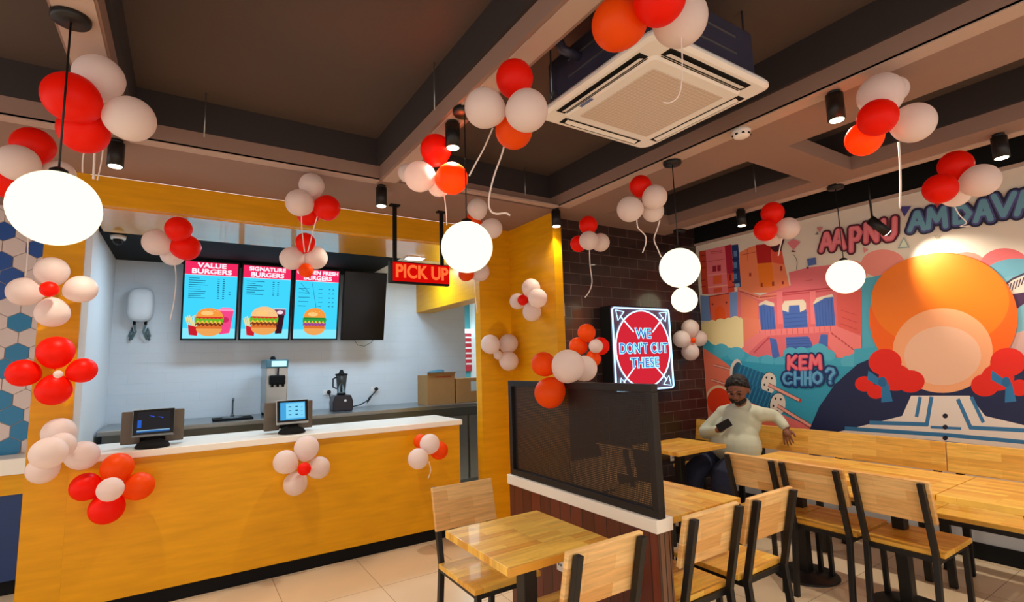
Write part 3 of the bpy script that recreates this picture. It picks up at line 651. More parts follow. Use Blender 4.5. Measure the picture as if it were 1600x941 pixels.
# soft serve machine
a=at(416,600,'y',5.62); b_=at(449,600,'y',5.62); tz=at(430,562,'y',5.62).z
mx0,mx1=a.x,b_.x; mw=mx1-mx0
t=thing('ice_cream_machine','tall stainless soft serve machine with black dispensing head on the steel counter','machine',((mx0+mx1)/2,5.62,BZ)); H=tz-BZ
bld(MB().box((-mw/2,0,.03),(mw/2,.42,H-.08)),'body',M['steel'],t,bevel=.006)
bld(MB().box((-mw/2-.005,-.015,H-.085),(mw/2+.005,.43,H)),'lid',mat('teal_grey_plastic',(60,112,128),.3),t,bevel=.008)
bld(MB().box((-mw*.28,-.02,H-.07),(mw*.42,-.0155,H-.015)),'lit_badge',glow((190,250,255),1.2),t)
bld(MB().box((-mw*.38,-.075,H*.56),(mw*.36,0,H*.72)),'dispensing_head',M['blackmatte'],t,bevel=.012)
for k,x in enumerate((-.25,0,.25)): bld(MB().tube([(x*mw,-.055,H*.52),(x*mw,-.055,H*.60)],.012,12),'nozzle',M['blackmatte'],t)
bld(MB().tube([(0,-.05,H*.72),(.0,-.07,H*.86)],.008,8),'lever',M['blackmatte'],t)
bld(MB().box((-mw*.4,-.09,.05),(mw*.4,0,.07)),'drip_tray',M['steel_dark'],t)
bld(MB().lathe((-.03,.1,H),[(.03,0),(.02,.03),(.008,.035)],16),'hopper_knob',M['blackmatte'],t)
for sx_ in (-1,1):
    for yy in (.04,.38): bld(MB().tube([(sx_*mw*.4,yy,0),(sx_*mw*.4,yy,.03)],.012,10),'foot',M['rubber'],t)
# blender appliance
c=at(536,640,'y',5.7); t=thing('countertop_blender','black countertop blender with clear jug on the steel counter','blender',(c.x,5.78,BZ)); k=1.0
bld(MB().prism([(-.105,-.09,0),(.105,-.09,0),(.11,-.09,.10),(.085,-.09,.17),(-.085,-.09,.17),(-.11,-.09,.10)],(0,.18,0)),'motor_base',mat('dark_plum_plastic',(30,24,34),.35),t,bevel=.012)
bld(MB().tube([(.02,-.091,.11),(.02,-.098,.11)],.014,14),'dial',M['whitepl'],t)
bld(MB().lathe((0,0,.17),[(.045,0),(.05,.015),(.04,.02)],24),'collar',M['blackmatte'],t)
bld(MB().lathe((0,0,.19),[(.042,0),(.06,.18),(.062,.20),(.058,.20),(.040,.004)],28),'jug',M['glass'],t)
bld(MB().tube([(0,0,.2),(0,0,.42)],.012,10,rs=[.012,.017]),'tamper',M['blackmatte'],t)
bld(MB().lathe((0,0,.385),[(.066,0),(.066,.015),(.03,.02),(.015,.06)],24),'jug_lid',M['blackmatte'],t)
bld(MB().tube([(-.06,0,.36),(-.09,0,.35),(-.09,0,.26),(-.05,0,.24)],.008,8),'handle',M['blackmatte'],t)
# wall plugs and cables
def plug(px,py,pts,label):
    c=at(px,py,'y',YK-.03); t=thing('power_plug',label,'plug',(c.x,YK-.001,c.z))
    bld(MB().box((-.06,-.006,-.03),(.05,0,.03)),'socket_plate',M['whitepl'],t)
    bld(MB().sphere((0,-.03,0),.024,n=14),'plug_body',M['rubber'],t)
    bld(MB().tube([(0,-.04,0)]+pts,.007,8),'cable',M['rubber'],t)
plug(514,613,[(.01,-.06,-.08),(.03,-.08,-.16),(.05,-.10,-.205)],'black plug with hanging cable left of the blender')
plug(588,608,[(-.03,-.06,-.04),(-.10,-.06,-.10),(-.12,-.06,-.16),(-.09,-.06,-.12),(-.05,-.06,-.06),(-.12,-.07,-.13),(-.22,-.12,-.17),(-.32,-.18,-.18)],'black plug with looped cable between the blender and the boxes')
# tap
c=at(364,640,'y',5.95); t=thing('tap','slim dark mixer tap on the steel counter left of the soft serve machine','tap',(c.x,6.0,BZ))
bld(MB().lathe((0,0,0),[(.02,0),(.02,.02),(.01,.03)],16),'base',M['steel_dark'],t); bld(MB().tube([(0,0,.02),(0,0,.16),(0,-.02,.185),(0,-.08,.19),(0,-.1,.17)],.008,8),'spout',M['steel_dark'],t)
t=thing('induction_hob','flat black hot plate beside the tap on the steel counter','hob',(c.x-.02,5.68,BZ)); bld(MB().box((-.17,-.12,0),(.17,.12,.02)),'body',M['blackmatte'],t,bevel=.004); bld(MB().lathe((0,0,.02),[(.09,0),(.09,.003)],28),'ring',M['steel_dark'],t)
# cardboard boxes
def carton(px0,px1,pyt,pyb,y,dy,label,extra):
    a=at(px0,pyb,'y',y); b2=at(px1,pyb,'y',y); top=at((px0+px1)/2,pyt,'y',y).z
    t=thing('cardboard_box',label,'box',((a.x+b2.x)/2,y+dy/2,BZ),0); w=(b2.x-a.x)/2; h=top-BZ
    bld(MB().box((-w,-dy/2,0),(w,dy/2,h)),'carton',M['cardboard'],t,bevel=.002)
    if extra=='flap':
        bld(MB().prism([(-w,-dy/2,h),(w,-dy/2,h),(w*1.05,-dy/2-.02,h+.03),(-w*1.03,-dy/2-.02,h+.03)],(0,.004,0)),'flap',M['cardboard'],t)
        bld(MB().box((-w*.4,-dy/2-.002,h-.03),(w*.7,-dy/2-.0005,h-.015)),'tape',flat((168,66,40)),t)
    else:
        bld(MB().box((w*.35,-dy/2-.002,h*.45),(w*.95,-dy/2-.0005,h*.85)),'address_label',flat((196,216,222)),t)
    return t
t=carton(668,711,586,626,5.62,.3,'left cardboard box on the steel counter, its flap and folded blue bag on top','flap')
c=t.location; bz=BZ+(at(689,586,'y',5.62).z-BZ)
g=MB(); g.sphere((0,0,.012),.1,n=16,sc=(1.1,.8,.28)); g.sphere((.05,.01,.03),.05,n=12,sc=(1.3,1,.35)); g=g.build('plastic_bag',mat('blue_grey_bag',(70,120,138),.5)); g.location=(c.x,c.y,bz+.018); tag(g,'crumpled blue-grey bag lying on the left cardboard box','bag')
carton(713,747,591,624,5.62,.3,'right cardboard box with a pale address label on the steel counter','label')
# water heater
c=at(220,476,'y',YK-.1); t=thing('water_heater','small white oval water heater on the kitchen wall left of the menu screens','water heater',(c.x,YK-.002,c.z))
prof=[]
w_,h_=.105,.165
def sup(w,h,y,n=40,p=3.2): return [(w*abs(math.cos(a))**(2/p)*(1 if math.cos(a)>=0 else -1),y,h*abs(math.sin(a))**(2/p)*(1 if math.sin(a)>=0 else -1)) for a in (2*PI*k/n for k in range(n))]
rg=[sup(w_,h_,0),sup(w_*1.03,h_*1.02,-.06),sup(w_*.98,h_*.97,-.13),sup(w_*.8,h_*.85,-.155),sup(w_*.4,h_*.5,-.165)]
n=40; bld(MB().add(sum(rg,[]),[(i*n+k,i*n+(k+1)%n,(i+1)*n+(k+1)%n,(i+1)*n+k) for i in range(4) for k in range(n)]+[tuple(range(n)),tuple(range(4*n,5*n))],None,True),'tank',M['white_wall'],t)
bld(MB().box((-.025,-.158,.105),(.025,-.15,.112)),'badge',M['steel_dark'],t)
for s in (-1,1):
    bld(MB().tube([(s*.045,-.06,-h_+.004),(s*.045,-.06,-h_-.03)],.012,10),'valve',M['blackmatte'],t)
    bld(MB().tube([(s*.045,-.06,-h_-.03),(s*.03,-.07,-h_-.1),(s*.06,-.05,-h_-.17),(s*.085,-.02,-h_-.14),(s*.06,-.03,-h_-.06),(s*.05,-.03,-h_-.12),(s*.08,-.01,-h_-.18)],.010,10),'hose',mat('grey_green_hose',(96,116,118),.4),t)
# things in the space beyond
c=at(737,545,'y',8.55); t=thing('wall_menu_board','small red and white board glimpsed in the room beyond the kitchen passage','board',(c.x,8.56,c.z))
bld(MB().box((-.18,-.01,-.42),(.22,.02,.36)),'panel',flat((170,26,44)),t)
b=MB()
for k in range(6): b.box((-.13,-.014,-.3+k*.1),(.08,-.0105,-.27+k*.1))
b.box((.1,-.014,-.4),(.21,-.0105,.2)); bld(b,'text_lines',flat((226,206,206)),t)
c=at(735,517,'y',8.4); t=thing('tube_lamp','white tube lamp glowing in the room beyond the kitchen passage','lamp',(c.x,8.5,c.z)); bld(MB().tube([(-.6,0,0),(.6,0,0)],.04,12),'tube',emis('tube_glow',(200,250,255),3),t); bld(MB().box((-.62,.03,-.03),(.62,.095,.03)),'fitting',M['whitepl'],t)
# ================================================================ MURAL (painted on the right wall)
MUR=[MB(),MB(),MB(),MB()]
LAYER=[0]
def wall(px,py,d=0): v=at(px,py,"x",XW); return Vector((XW-.004-d,min(v.y,YB-.003),min(max(v.z,.45),2.75)))
def shape(pts,c,lvl=None,d=None,mb=None):
    """pts measured on the wall; each new layer lies .15 mm further out"""
    LAYER[0]+=1; dd=.00004*LAYER[0]
    (mb or MUR[0]).add([wall(x,y,dd) for x,y in pts],[tuple(range(len(pts)))],flat(c,.45))
def ZA(*p): return [(1080+x/6.154,360+y/6.154) for x,y in p]
def ZB(*p): return [(1100+x/4.704,480+y/4.704) for x,y in p]
def ZC_(*p): return [(1240+x/4.278,280+y/4.278) for x,y in p]
def ZD(*p): return [(1260+x/2.853,380+y/2.853) for x,y in p]
def ell(cx,cy_,rx,ry,n=32,rot=0):
    out=[]
    for k in range(n):
        a=2*PI*k/n; x=rx*math.cos(a); y=ry*math.sin(a); out.append((cx+x*math.cos(rot)-y*math.sin(rot),cy_+x*math.sin(rot)+y*math.cos(rot)))
    return out
def blobs(pts,r0,c,seed=0):
    rn=random.Random(seed)
    for x,y in pts: shape(ell(x,y,r0*rn.uniform(.9,1.2),r0*rn.uniform(.85,1.1)),c)
cream=(232,220,206); pink=(232,116,126); pinkD=(206,76,84); coral=(240,132,104); blu=(74,112,196); cyan=(84,182,214)
MZ0=.45; 
MUR[0].box((XW-.004,-3,MZ0),(XW-.0005,YB-.002,2.75),flat(cream,.45))
# sky clouds, pink
for x,y,rx,ry,c in ((1380,412,34,22,(244,150,140)),(1330,425,26,18,(244,150,140)),(1510,420,34,26,(240,146,130)),(1570,418,40,30,(232,112,116)),(1620,430,40,34,(232,112,116))): shape(ell(x,y,rx,ry),c)
for x,y,rx,ry in ((1590,440,60,36),(1540,450,40,26),(1640,440,50,50)): shape(ell(x,y,rx,ry),(108,172,196))
shape([(1330,440),(1400,425),(1400,560),(1300,570)],cyan)
shape([(1540,440),(1640,420),(1640,640),(1540,640)],(120,180,200))
# bridge
shape(ZD((860,240),(900,300),(970,272),(1000,262),(1000,130),(970,145),(910,170),(870,205)),(226,212,200))
for k in range(9):
    x=872+k*14; shape(ZD((x,238-k*8),(x+6,236-k*8),(x+18,190-k*6),(x+12,188-k*6)),(80,60,80))
shape(ZD((865,195),(920,155),(1000,120),(1000,128),(920,165),(868,208)),(70,52,72)); shape(ZD((855,236),(1000,216),(1000,250),(930,300),(920,330),(880,300)),(74,40,78))
shape(ZD((880,420),(1000,380),(1000,500),(880,500)),(214,176,170))
# octagonal round house
shape(ZA((465,215),(560,165),(640,140),(770,128),(870,180),(900,330),(945,520),(945,600),(450,600),(470,500)),(246,136,92))
shape(ZA((622,140),(765,128),(778,320),(640,320)),(192,28,28)); shape(ZA((640,320),(778,310),(800,540),(662,550)),(250,128,24)); shape(ZA((765,128),(875,190),(895,330),(782,310)),(234,84,60)); 
for p in ((560,410,580,445),(858,345,878,390),(875,490,893,520),(672,505,690,545),(780,495,800,535)): shape(ZA((p[0],p[1]),(p[2],p[1]),(p[2],p[3]),(p[0],p[3])),(170,40,30))
shape(ZA((480,235),(620,205),(620,212),(482,242)),(206,84,60)); shape(ZA((540,185),(546,183),(550,290),(544,292)),(206,84,60))
# clock tower
shape(ZA((78,205),(145,192),(168,615),(110,615)),(200,66,40)); shape(ZA((142,192),(332,148),(362,600),(168,620)),(240,122,134)); shape(ZA((326,150),(390,135),(420,590),(360,600)),(178,26,58)); shape(ZA((352,420),(405,412),(420,590),(360,600)),(226,74,50))
shape(ZA((160,300),(336,270),(336,276),(160,306)),pinkD); shape(ZA((165,430),(345,410),(345,418),(165,438)),(246,160,150)); shape(ZA((165,545),(352,522),(352,534),(165,556)),(250,170,140))
for a in ((208,345,288,400,(160,28,52)),(214,440,296,520,(236,96,50)),(218,560,298,600,(226,84,50)),(190,205,300,212,pinkD),(190,222,300,227,pinkD)): shape(ZA((a[0],a[1]),(a[2],a[1]-12),(a[2],a[3]-8),(a[0],a[3])),a[4])
shape(ZA((244,342),(252,340),(254,398),(246,400)),(240,122,134))
for yy in (240,300,360,480,540): shape(ZA((100,yy),(140,yy-8),(141,yy+2),(101,yy+10)),(150,30,24))
shape(ZA((366,425),(390,420),(392,480),(370,485)),(150,26,40)); shape(ZA((360,545),(420,535),(420,548),(360,558)),(170,30,40))
shape(ZA((392,142),(455,135),(482,545),(420,550)),(30,58,118))
for yy in (200,310,420): shape(ZA((410,yy),(442,yy-4),(446,yy+50),(414,yy+54)),(96,134,190)); shape(ZA((398,yy+75),(466,yy+68),(468,yy+80),(400,yy+88)),(18,34,84))
shape(ZA((425,515),(468,510),(470,540),(428,545)),(150,180,214))
shape(ZA((90,625),(176,632),(196,870),(100,870)),(110,146,206)); shape(ZA((365,600),(458,588),(486,900),(380,900)),(120,156,220))
shape(ZA((172,632),(366,600),(384,900),(192,900)),(240,104,72)); shape(ZA((172,632),(366,600),(367,610),(173,642)),(160,26,20)); shape(ZA((172,632),(180,632),(200,900),(192,900)),(200,60,50))
shape(ZA(*[(280+50*math.cos(a),790+60*math.sin(a)) for a in [PI+PI*k/12 for k in range(13)]],(336,930),(240,930)),(244,90,22)); 
for p in ((208,712),(342,695)): shape(ZA(*ell(p[0],p[1],9,9,10)),(110,20,20))
# stepped well pavilion, pink
shape([(1153,449),(1188,462),(1236,446),(1233,426),(1264,418),(1300,414),(1345,412),(1346,560),(1300,575),(1150,575)],pink)
shape(ZA((455,548),(660,632),(830,600),(830,640),(665,672),(462,585)),(246,150,120)); shape(ZA((458,575),(655,640),(655,652),(460,588)),(206,80,66))
shape(ZA((660,640),(1600,545),(1600,556),(662,652)),pinkD); shape(ZA((850,600),(1150,570),(1600,520),(1600,530),(1150,582),(850,612)),(190,60,74))
shape(ZA((480,600),(640,680),(650,900),(486,900)),(246,132,100)); shape(ZA((1400,610),(1640,580),(1640,1000),(1420,1000)),(232,100,92))
shape([(1158,495),(1190,500),(1192,532),(1161,545)],(246,140,110))
for x in (825,1145): shape(ZA((x,590),(x+55,585),(x+62,900),(x+10,900)),(244,134,140))
# openings: pale arch heads over blue gates
for pts in (((655,705),(720,672),(800,700),(802,730),(655,730)),((878,720),(900,680),(1080,665),(1108,700),(1108,760),(1060,800),(920,800),(880,770)),((1176,705),(1210,650),(1360,612),(1372,640),(1180,712))): shape(ZA(*pts),(240,228,206))
shape(ZA((655,728),(700,712),(800,735),(822,1005),(680,1010)),blu); shape(ZA((880,770),(940,790),(945,725),(1045,720),(1050,788),(1110,760),(1130,985),(905,1000)),blu); shape(ZA((1182,712),(1290,650),(1368,640),(1395,975),(1210,985)),blu)
for k in range(5): shape(ZA((675+k*27,730),(680+k*27,730),(698+k*27,1000),(693+k*27,1000)),(56,90,170))
for k in range(6): shape(ZA((1200+k*30,700-k*8),(1205+k*30,700-k*8),(1226+k*28,975),(1221+k*28,975)),(56,90,170))
for k in range(5): shape(ZA((892,810+k*38),(1120,790+k*38),(1120,795+k*38),(892,815+k*38)),(56,90,170))
shape(ZB((400,170),(980,135),(985,180),(405,215)),(246,138,140))
for k in range(14): shape(ZB((410+k*40,172-k*2.4),(414+k*40,172-k*2.4),(416+k*40,212-k*2.4),(412+k*40,212-k*2.4)),(210,90,100))
shape(ZB((485,225),(535,235),(560,360),(510,390)),blu); shape(ZB((605,222),(770,215),(800,272),(800,330),(612,330)),blu); shape(ZB((862,200),(912,202),(912,290),(840,290)),blu)
for k in range(4): shape(ZB((608,232+k*20),(785,226+k*20),(785,230+k*20),(608,236+k*20)),(50,82,160))
shape(ZB((240,300),(400,190),(480,210),(430,240),(310,360)),(246,134,134)); shape(ZB((980,140),(1129,200),(1160,215),(1160,340),(1000,380),(915,280),(920,190)),(246,134,134))
for k in range(8): shape(ZB((370+k*14,330-k*14),(384+k*14,316-k*14),(390+k*14,322-k*14),(376+k*14,336-k*14)),pinkD); shape(ZB((935+k*24,185+k*18),(950+k*24,190+k*18),(962+k*24,208+k*18),(945+k*24,204+k*18)),pinkD)
for k in range(3): shape(ZB((1010,20+k*50),(1130,60+k*52),(1130,64+k*52),(1010,24+k*50)),pinkD)
shape(ZA((1100,485),(1175,475),(1175,480),(1100,490)),pinkD)
# cream trees
shape(ZB((0,150),(60,120),(140,110),(200,120),(250,95),(272,75),(290,90),(296,290),(240,330),(0,330)),(246,232,176)); blobs([(1104,512),(1114,507),(1127,506),(1140,504),(1150,502)],8,(246,232,176),2)
# sea of blue cloud
shape(ZB((0,210),(60,270),(130,296),(220,300),(310,330),(380,375),(470,350),(540,385),(600,350),(700,310),(850,290),(930,320),(980,375),(1050,372),(1129,345),(1180,335),(1180,941),(-20,941),(-20,210)),(66,176,208))
for x,y,r in ((130,320,60),(240,345,62),(360,400,50),(470,395,48),(560,400,40),(640,340,52),(720,330,46),(850,325,66),(920,355,50),(1060,400,50),(1120,390,60)): shape(ZB(*ell(x,y,r,r*.85,20)),(84,186,216))
shape(ZB((100,380),(500,420),(1180,440),(1180,941),(100,941)),(50,164,200))
shape([(1336,545),(1400,540),(1400,660),(1330,660)],(66,176,208))
# coral ground at the left, stripe to the right
shape(ZB((-10,300),(60,340),(180,420),(330,640),(560,790),(790,885),(960,941),(-10,941)),(236,124,98)); shape(ZB((560,780),(790,880),(960,960),(700,960)),(236,120,120))
shape(ZB(*ell(110,675,92,100)),(246,210,170)); shape(ZB(*ell(112,690,86,96)),(238,62,20))
# thread reels
def reel(x0,y0,x1,y1,r,bodyc,barL,barR):
    d=Vector((x1-x0,y1-y0)).normalized(); n=Vector((-d.y,d.x))
    def L(a,b,w,c): a=Vector(a);b=Vector(b); shape(ZB(*[tuple(q) for q in (a-n*w,b-n*w,b+n*w,a+n*w)]),c)
    L(barL,(x0,y0),9,(120,30,40)); L(barL,(x0,y0),6,(240,170,150))
    shape(ZB(*ell(x0,y0,r*.62,r*1.22,28,0.12)),(226,216,206)); shape(ZB(*ell(x0+10,y0+6,r*.5,r*1.0,28,.12)),(40,90,120))
    L((x0+5,y0+5),(x1,y1),r*.82,bodyc)
    N=int((Vector((x1-x0,y1-y0)).length)/15)
    for k in range(N):
        c=Vector((x0,y0))+d*(20+k*15); w=Vector((4,-r*.8)); shape(ZB(*[tuple(q) for q in (c-n*r*.8,c-n*r*.8+d*3,c+n*r*.78+d*8,c+n*r*.78+d*5)]),(18,70,110) if k%2 else (70,170,200))
    shape(ZB(*ell(x1,y1,r*.80,r*1.18,30,.12)),(30,60,80)); shape(ZB(*ell(x1+3,y1+1,r*.76,r*1.12,30,.12)),(236,226,212))
    for a in range(5): shape(ZB(*ell(x1+3+r*.45*math.cos(a*1.26+.4),y1+r*.68*math.sin(a*1.26+.4),7,9,10)),(30,30,40))
    L((x1,y1+10),barR,14,(90,24,40)); L((x1,y1+10),barR,10,(246,176,160)); shape(ZB(*ell(barR[0],barR[1],9,13,14,.3)),(200,60,60))
reel(240,470,478,560,72,(26,112,158),(75,425),(712,688)); reel(270,600,545,715,74,(22,104,150),(55,532),(800,880))
# navy hill, striped terraces, big orange sun with a pale core (plain stand-in)
navy=(20,38,82)
shape(ZD((15,835),(60,730),(130,630),(230,540),(330,498),(480,470),(880,470),(960,500),(1010,530),(1010,960),(15,960)),navy)
shape(ell(1475,497,116,102,64),(250,104,12)); shape(ell(1470,470,108,74,56),(252,128,16)) ; shape(ell(1474,548,78,66,56),(250,176,128)); shape(ell(1474,556,60,46,48),(244,196,166))
for x,y,r in ((1384,566,26),(1400,590,26),(1424,596,22),(1560,590,26),(1576,566,28),(1540,602,22),(1352,600,15),(1370,612,14),(1594,606,16)): shape(ell(x,y,r,r*.8,24),(232,34,16))
for x,y in ((1380,597),(1573,597)):
    shape([(x-22,y-18),(x,y-2),(x-6,y+6),(x-24,y-4)],(40,122,180)); shape([(x,y-8),(x+9,y+2),(x+16,y+30),(x-2,y+32)],(40,122,180)); shape(ell(x,y,7,8,16),(30,104,160))
wht=(236,228,220); sb=(52,124,178)
shape(ZD((150,840),(430,770),(470,680),(730,680),(800,770),(1010,820),(1010,960),(60,960)),wht)
def stripe(*pts,w=5,c=sb):
    for a,b in zip(pts,pts[1:]):
        a=Vector(a);b=Vector(b); d=(b-a).normalized(); n=Vector((-d.y,d.x))*w; shape(ZD(*[tuple(q) for q in (a-n-d*w*.6,b-n+d*w*.6,b+n+d*w*.6,a+n-d*w*.6)]),c)
stripe((290,800),(540,808),(560,690),w=9); stripe((180,826),(640,856),(1010,890),w=9); stripe((680,700),(735,822),(1010,836),w=9); stripe((495,770),(510,690),w=8); stripe((740,690),(790,795),w=8); stripe((130,850),(640,890),(1010,930),w=6)
stripe((560,820),(690,826),w=6)
for y in (770,820,868): shape(ZD(*ell(622,y,12,11,14)),(16,22,50))
# kites and little triangles
for pts,c in ((ZA((930,120),(990,85),(1058,115),(990,190)),(232,130,140)),(ZA((985,190),(1015,210),(968,210)),(110,20,50)),(ZA((768,170),(850,70),(905,90),(870,200),(810,212)),(70,14,34)),(ZA((1122,275),(1205,262),(1212,330),(1130,345)),(80,108,180)),(ZA((1112,355),(1140,350),(1132,378)),(40,40,110)),
    (ZC_((160,325),(202,320),(180,358)),(206,120,120)),(ZC_((148,372),(168,352),(172,374)),(120,120,120)),(ZC_((470,455),(505,475),(475,495)),(232,150,150)),(ZC_((712,185),(792,182),(745,255)),(70,64,140)),(ZC_((742,388),(780,460),(700,465)),(150,176,170)),(ZC_((742,402),(768,452),(714,456)),(222,228,210)),(ZC_((940,378),(990,375),(962,405)),(178,170,150)),(ZC_((945,165),(990,160),(968,195)),(200,60,70))): shape(pts,c)
for a,b in (((985,230),(1015,270)),((1015,270),(1025,310)),((1025,310),(1018,380))): shape(ZA((a[0],a[1]),(a[0]+5,a[1]),(b[0]+5,b[1]),(b[0],b[1])),(70,60,70))
mur=MUR[0].build('mural'); mur.location=(0,0,0)
tag(mur,'wide painted mural of pink buildings, blue clouds, thread reels and a big orange sun','mural')
# hand-drawn lettering, strokes as ribbons on the wall
GL={'A':[[(0,0),(.45,1),(.55,1),(1,0)],[(.15,.36),(.85,.36)]],'P':[[(.15,0),(.15,1),(.7,1),(.95,.78),(.7,.5),(.2,.48)]],'N':[[(.1,0),(.12,1),(.85,0),(.9,1)]],'U':[[(.08,1),(.08,.25),(.35,0),(.65,0),(.9,.25),(.92,1)]],
'M':[[(.05,0),(.15,1),(.5,.35),(.85,1),(.95,0)]],'D':[[(.12,0),(.12,1),(.6,.95),(.95,.5),(.6,.03),(.12,0)]],'V':[[(.0,1),(.48,0),(1,1)]],'K':[[(.1,0),(.12,1)],[(.9,1),(.2,.48),(.95,0)]],'E':[[(.9,1),(.12,1),(.1,0),(.9,0)],[(.12,.5),(.75,.52)]],
'C':[[(.95,.85),(.6,1),(.2,.9),(.02,.5),(.2,.1),(.6,0),(.95,.15)]],'H':[[(.1,0),(.1,1)],[(.9,0),(.9,1)],[(.1,.5),(.9,.5)]],'O':[[(.5,1),(.1,.8),(0,.5),(.1,.2),(.5,0),(.9,.2),(1,.5),(.9,.8),(.5,1)]],'?':[[(.05,.8),(.3,1),(.75,.95),(.9,.7),(.5,.45),(.45,.28)],[(.45,.05),(.47,.03)]]}
def word(name,letters,conv,outc,fillc,topc,wo,wf,lab):
    """letters: (char,x0,ybottom,x1,ytop,dyslope) in wall measurements"""
    mb=MB()
    LAYER[0]+=1; base=.00004*LAYER[0]+.0005
    cnt=[0]
    def ribbon(pts,w,c,d,cut=None):
        P=[wall(*p,d) for p in pts]
        for a,b in zip(P,P[1:]):
            t_=(b-a); 
            if t_.length<1e-5: continue
            t_.normalize(); n=Vector((0,-t_.z,t_.y))*w; cnt[0]+=1; X_=Vector((-.00002*cnt[0],0,0)); mb.add([a-n+X_,b-n+X_,b+n+X_,a+n+X_],[(0,1,2,3)],flat(c,.45))
        for q in P:
            cnt[0]+=1; mb.add([q+Vector((-.00002*cnt[0],w*math.cos(k*PI/8),w*math.sin(k*PI/8))) for k in range(16)],[tuple(range(16))],flat(c,.45))
    for pas,(w,c,off) in enumerate(((wo,outc,(0,0)),(wf,fillc,(0,0)),(wf*.62,topc,(-1.5,-2.5)))):
        for li,(ch,x0,yb,x1,yt,sl) in enumerate(letters):
            for st in GL[ch]:
                pts=conv(*[(x0+(x1-x0)*u+off[0],yb+(yt-yb)*v+sl*u+off[1]) for u,v in st]); ribbon(pts,w,c,base)
    o=mb.build(name); o['label']=lab; return o
L1=word('lettering',[('A',190,480,262,372,-8),('A',268,468,345,350,-8),('P',380,482,455,335,-8),('N',480,420,575,305,-10),('U',600,408,690,280,-16)],ZC_,(84,18,40),(230,106,122),(240,134,146),.037,.021,'pink brush lettering AAPNU')
L2=word('lettering',[('A',785,345,880,232,-8),('M',900,330,1030,208,-12),('D',1075,300,1190,192,-14),('A',1225,285,1325,160,-12),('V',1345,255,1480,118,-18),('A',1500,240,1600,100,-18)],ZC_,(24,26,60),(78,78,140),(104,158,184),.042,.027,'blue brush lettering AMDAVA')
L3=word('lettering',[('K',622,455,690,365,-4),('E',708,455,765,365,-2),('M',785,450,868,358,0)],ZB,(34,40,96),(230,84,108),(242,120,134),.034,.0185,'pink lettering KEM')
L4=word('lettering',[('C',590,565,655,485,0),('H',672,570,735,478,0),('H',748,570,795,478,0),('O',812,560,872,480,0),('?',905,560,972,452,0)],ZB,(22,52,110),(46,120,184),(104,178,222),.034,.0175,'blue lettering CHHO?')
for l in (L1,L2,L3,L4): l.parent=mur
# ================================================================ BALLOONS
def balloon_mesh(n,m):
    b=MB(); prof=[]; N=20
    for i in range(N+1):
        th=PI*i/N; z=-math.cos(th); r=math.sin(th)
        if z<0: r*=1-.13*(-z)**1.5; z*=1.12
        prof.append((max(r,.0005),z))
    prof=[(.055,-1.21),(.03,-1.17),(.028,-1.12)]+prof[1:]
    b.lathe((0,0,0),prof,28); o=b.build(n,m); me=o.data; bpy.data.objects.remove(o); return me
BM={k:balloon_mesh('balloon',M['b'+k]) for k in 'ROW'}
CNAME={'R':'red','O':'lit red','W':'white'}  # O: red balloons, their lamp-lit orange carried by the latex colour
def cluster(where,group,items,r0,knot=None,dep=None,ordr=None,maxz=None,plane=None,noun='cluster'):
    """items: (x,y,minor radius measured, colour, word, rank); rank 0 nearest. real radius r0"""
    P=[]
    for it in items:
        x,y,rp,c,w=it[:5]; rk=it[5] if len(it)>5 else 0
        r=r0*(it[6] if len(it)>6 else 1)
        d=(FPX*r/rp)
        P.append([x,y,rp,c,w,d,rk])
    md=sorted(p[5] for p in P)[len(P)//2]
    if plane: 
        ax,v=plane; cx=sum(p[0] for p in P)/len(P); cyy=sum(p[1] for p in P)/len(P); md=(at(cx,cyy,ax,v)-CAM).dot(FW)
    elif dep: md=dep
    for p in P:
        d0=md
        if plane: d0=(at(p[0],p[1],plane[0],plane[1])-CAM).dot(FW)
        p[5]=d0+p[6]*.55*p[2]*md/FPX
    # push apart along the line of sight until touching at most lightly
    for _ in range(60):
        mv=False
        for i in range(len(P)):
            for j in range(i):
                a,b=P[i],P[j]; pa,pb=atd(a[0],a[1],a[5]),atd(b[0],b[1],b[5]); ra,rb=a[2]*a[5]/FPX,b[2]*b[5]/FPX
                ov=(ra+rb)*.99-(pa-pb).length
                if ov>.002:
                    mv=True; s=1 if (a[5],i)>(b[5],j) else -1; 
                    if plane: 
                        if s>0: b[5]-=ov*.5
                        else: a[5]-=ov*.5
                    else: a[5]+=s*ov*.3; b[5]-=s*ov*.3
        if not mv: break
    pos=[atd(p[0],p[1],p[5]) for p in P]; R_=[p[2]*p[5]/FPX for p in P]
    cen=sum(pos,Vector())/len(pos)
    out=[]
    for p,q,r in zip(P,pos,R_):
        if maxz: 
            mz=maxz-r*1.02
            if q.z>mz: # slide towards the camera along the sight line, keep apparent size
                k=(mz-CAM.z)/(q.z-CAM.z); 
                if k>.7: q=CAM+(q-CAM)*k; r*=k
        if p[4].startswith('centre'): down=Vector((0,1,0)) if not plane or plane[0]=='y' else Vector((1,0,0))
        else:
            down=(cen-q); down=down.normalized()+Vector((0,0,-.35)) if down.length>1e-3 else Vector((0,0,-1))
        o=bpy.data.objects.new('balloon',BM[p[3]]); COL.objects.link(o); o.location=q; o.scale=(r,r,r)
        o.rotation_mode='QUATERNION'; o.rotation_quaternion=(-down.normalized()).to_track_quat('Z','Y')
        tag(o,'%s balloon, %s, in the %s'%(CNAME[p[3]],p[4],where),'balloon',group); BAL.append((o,q,r)); out.append((q,r))
    return out
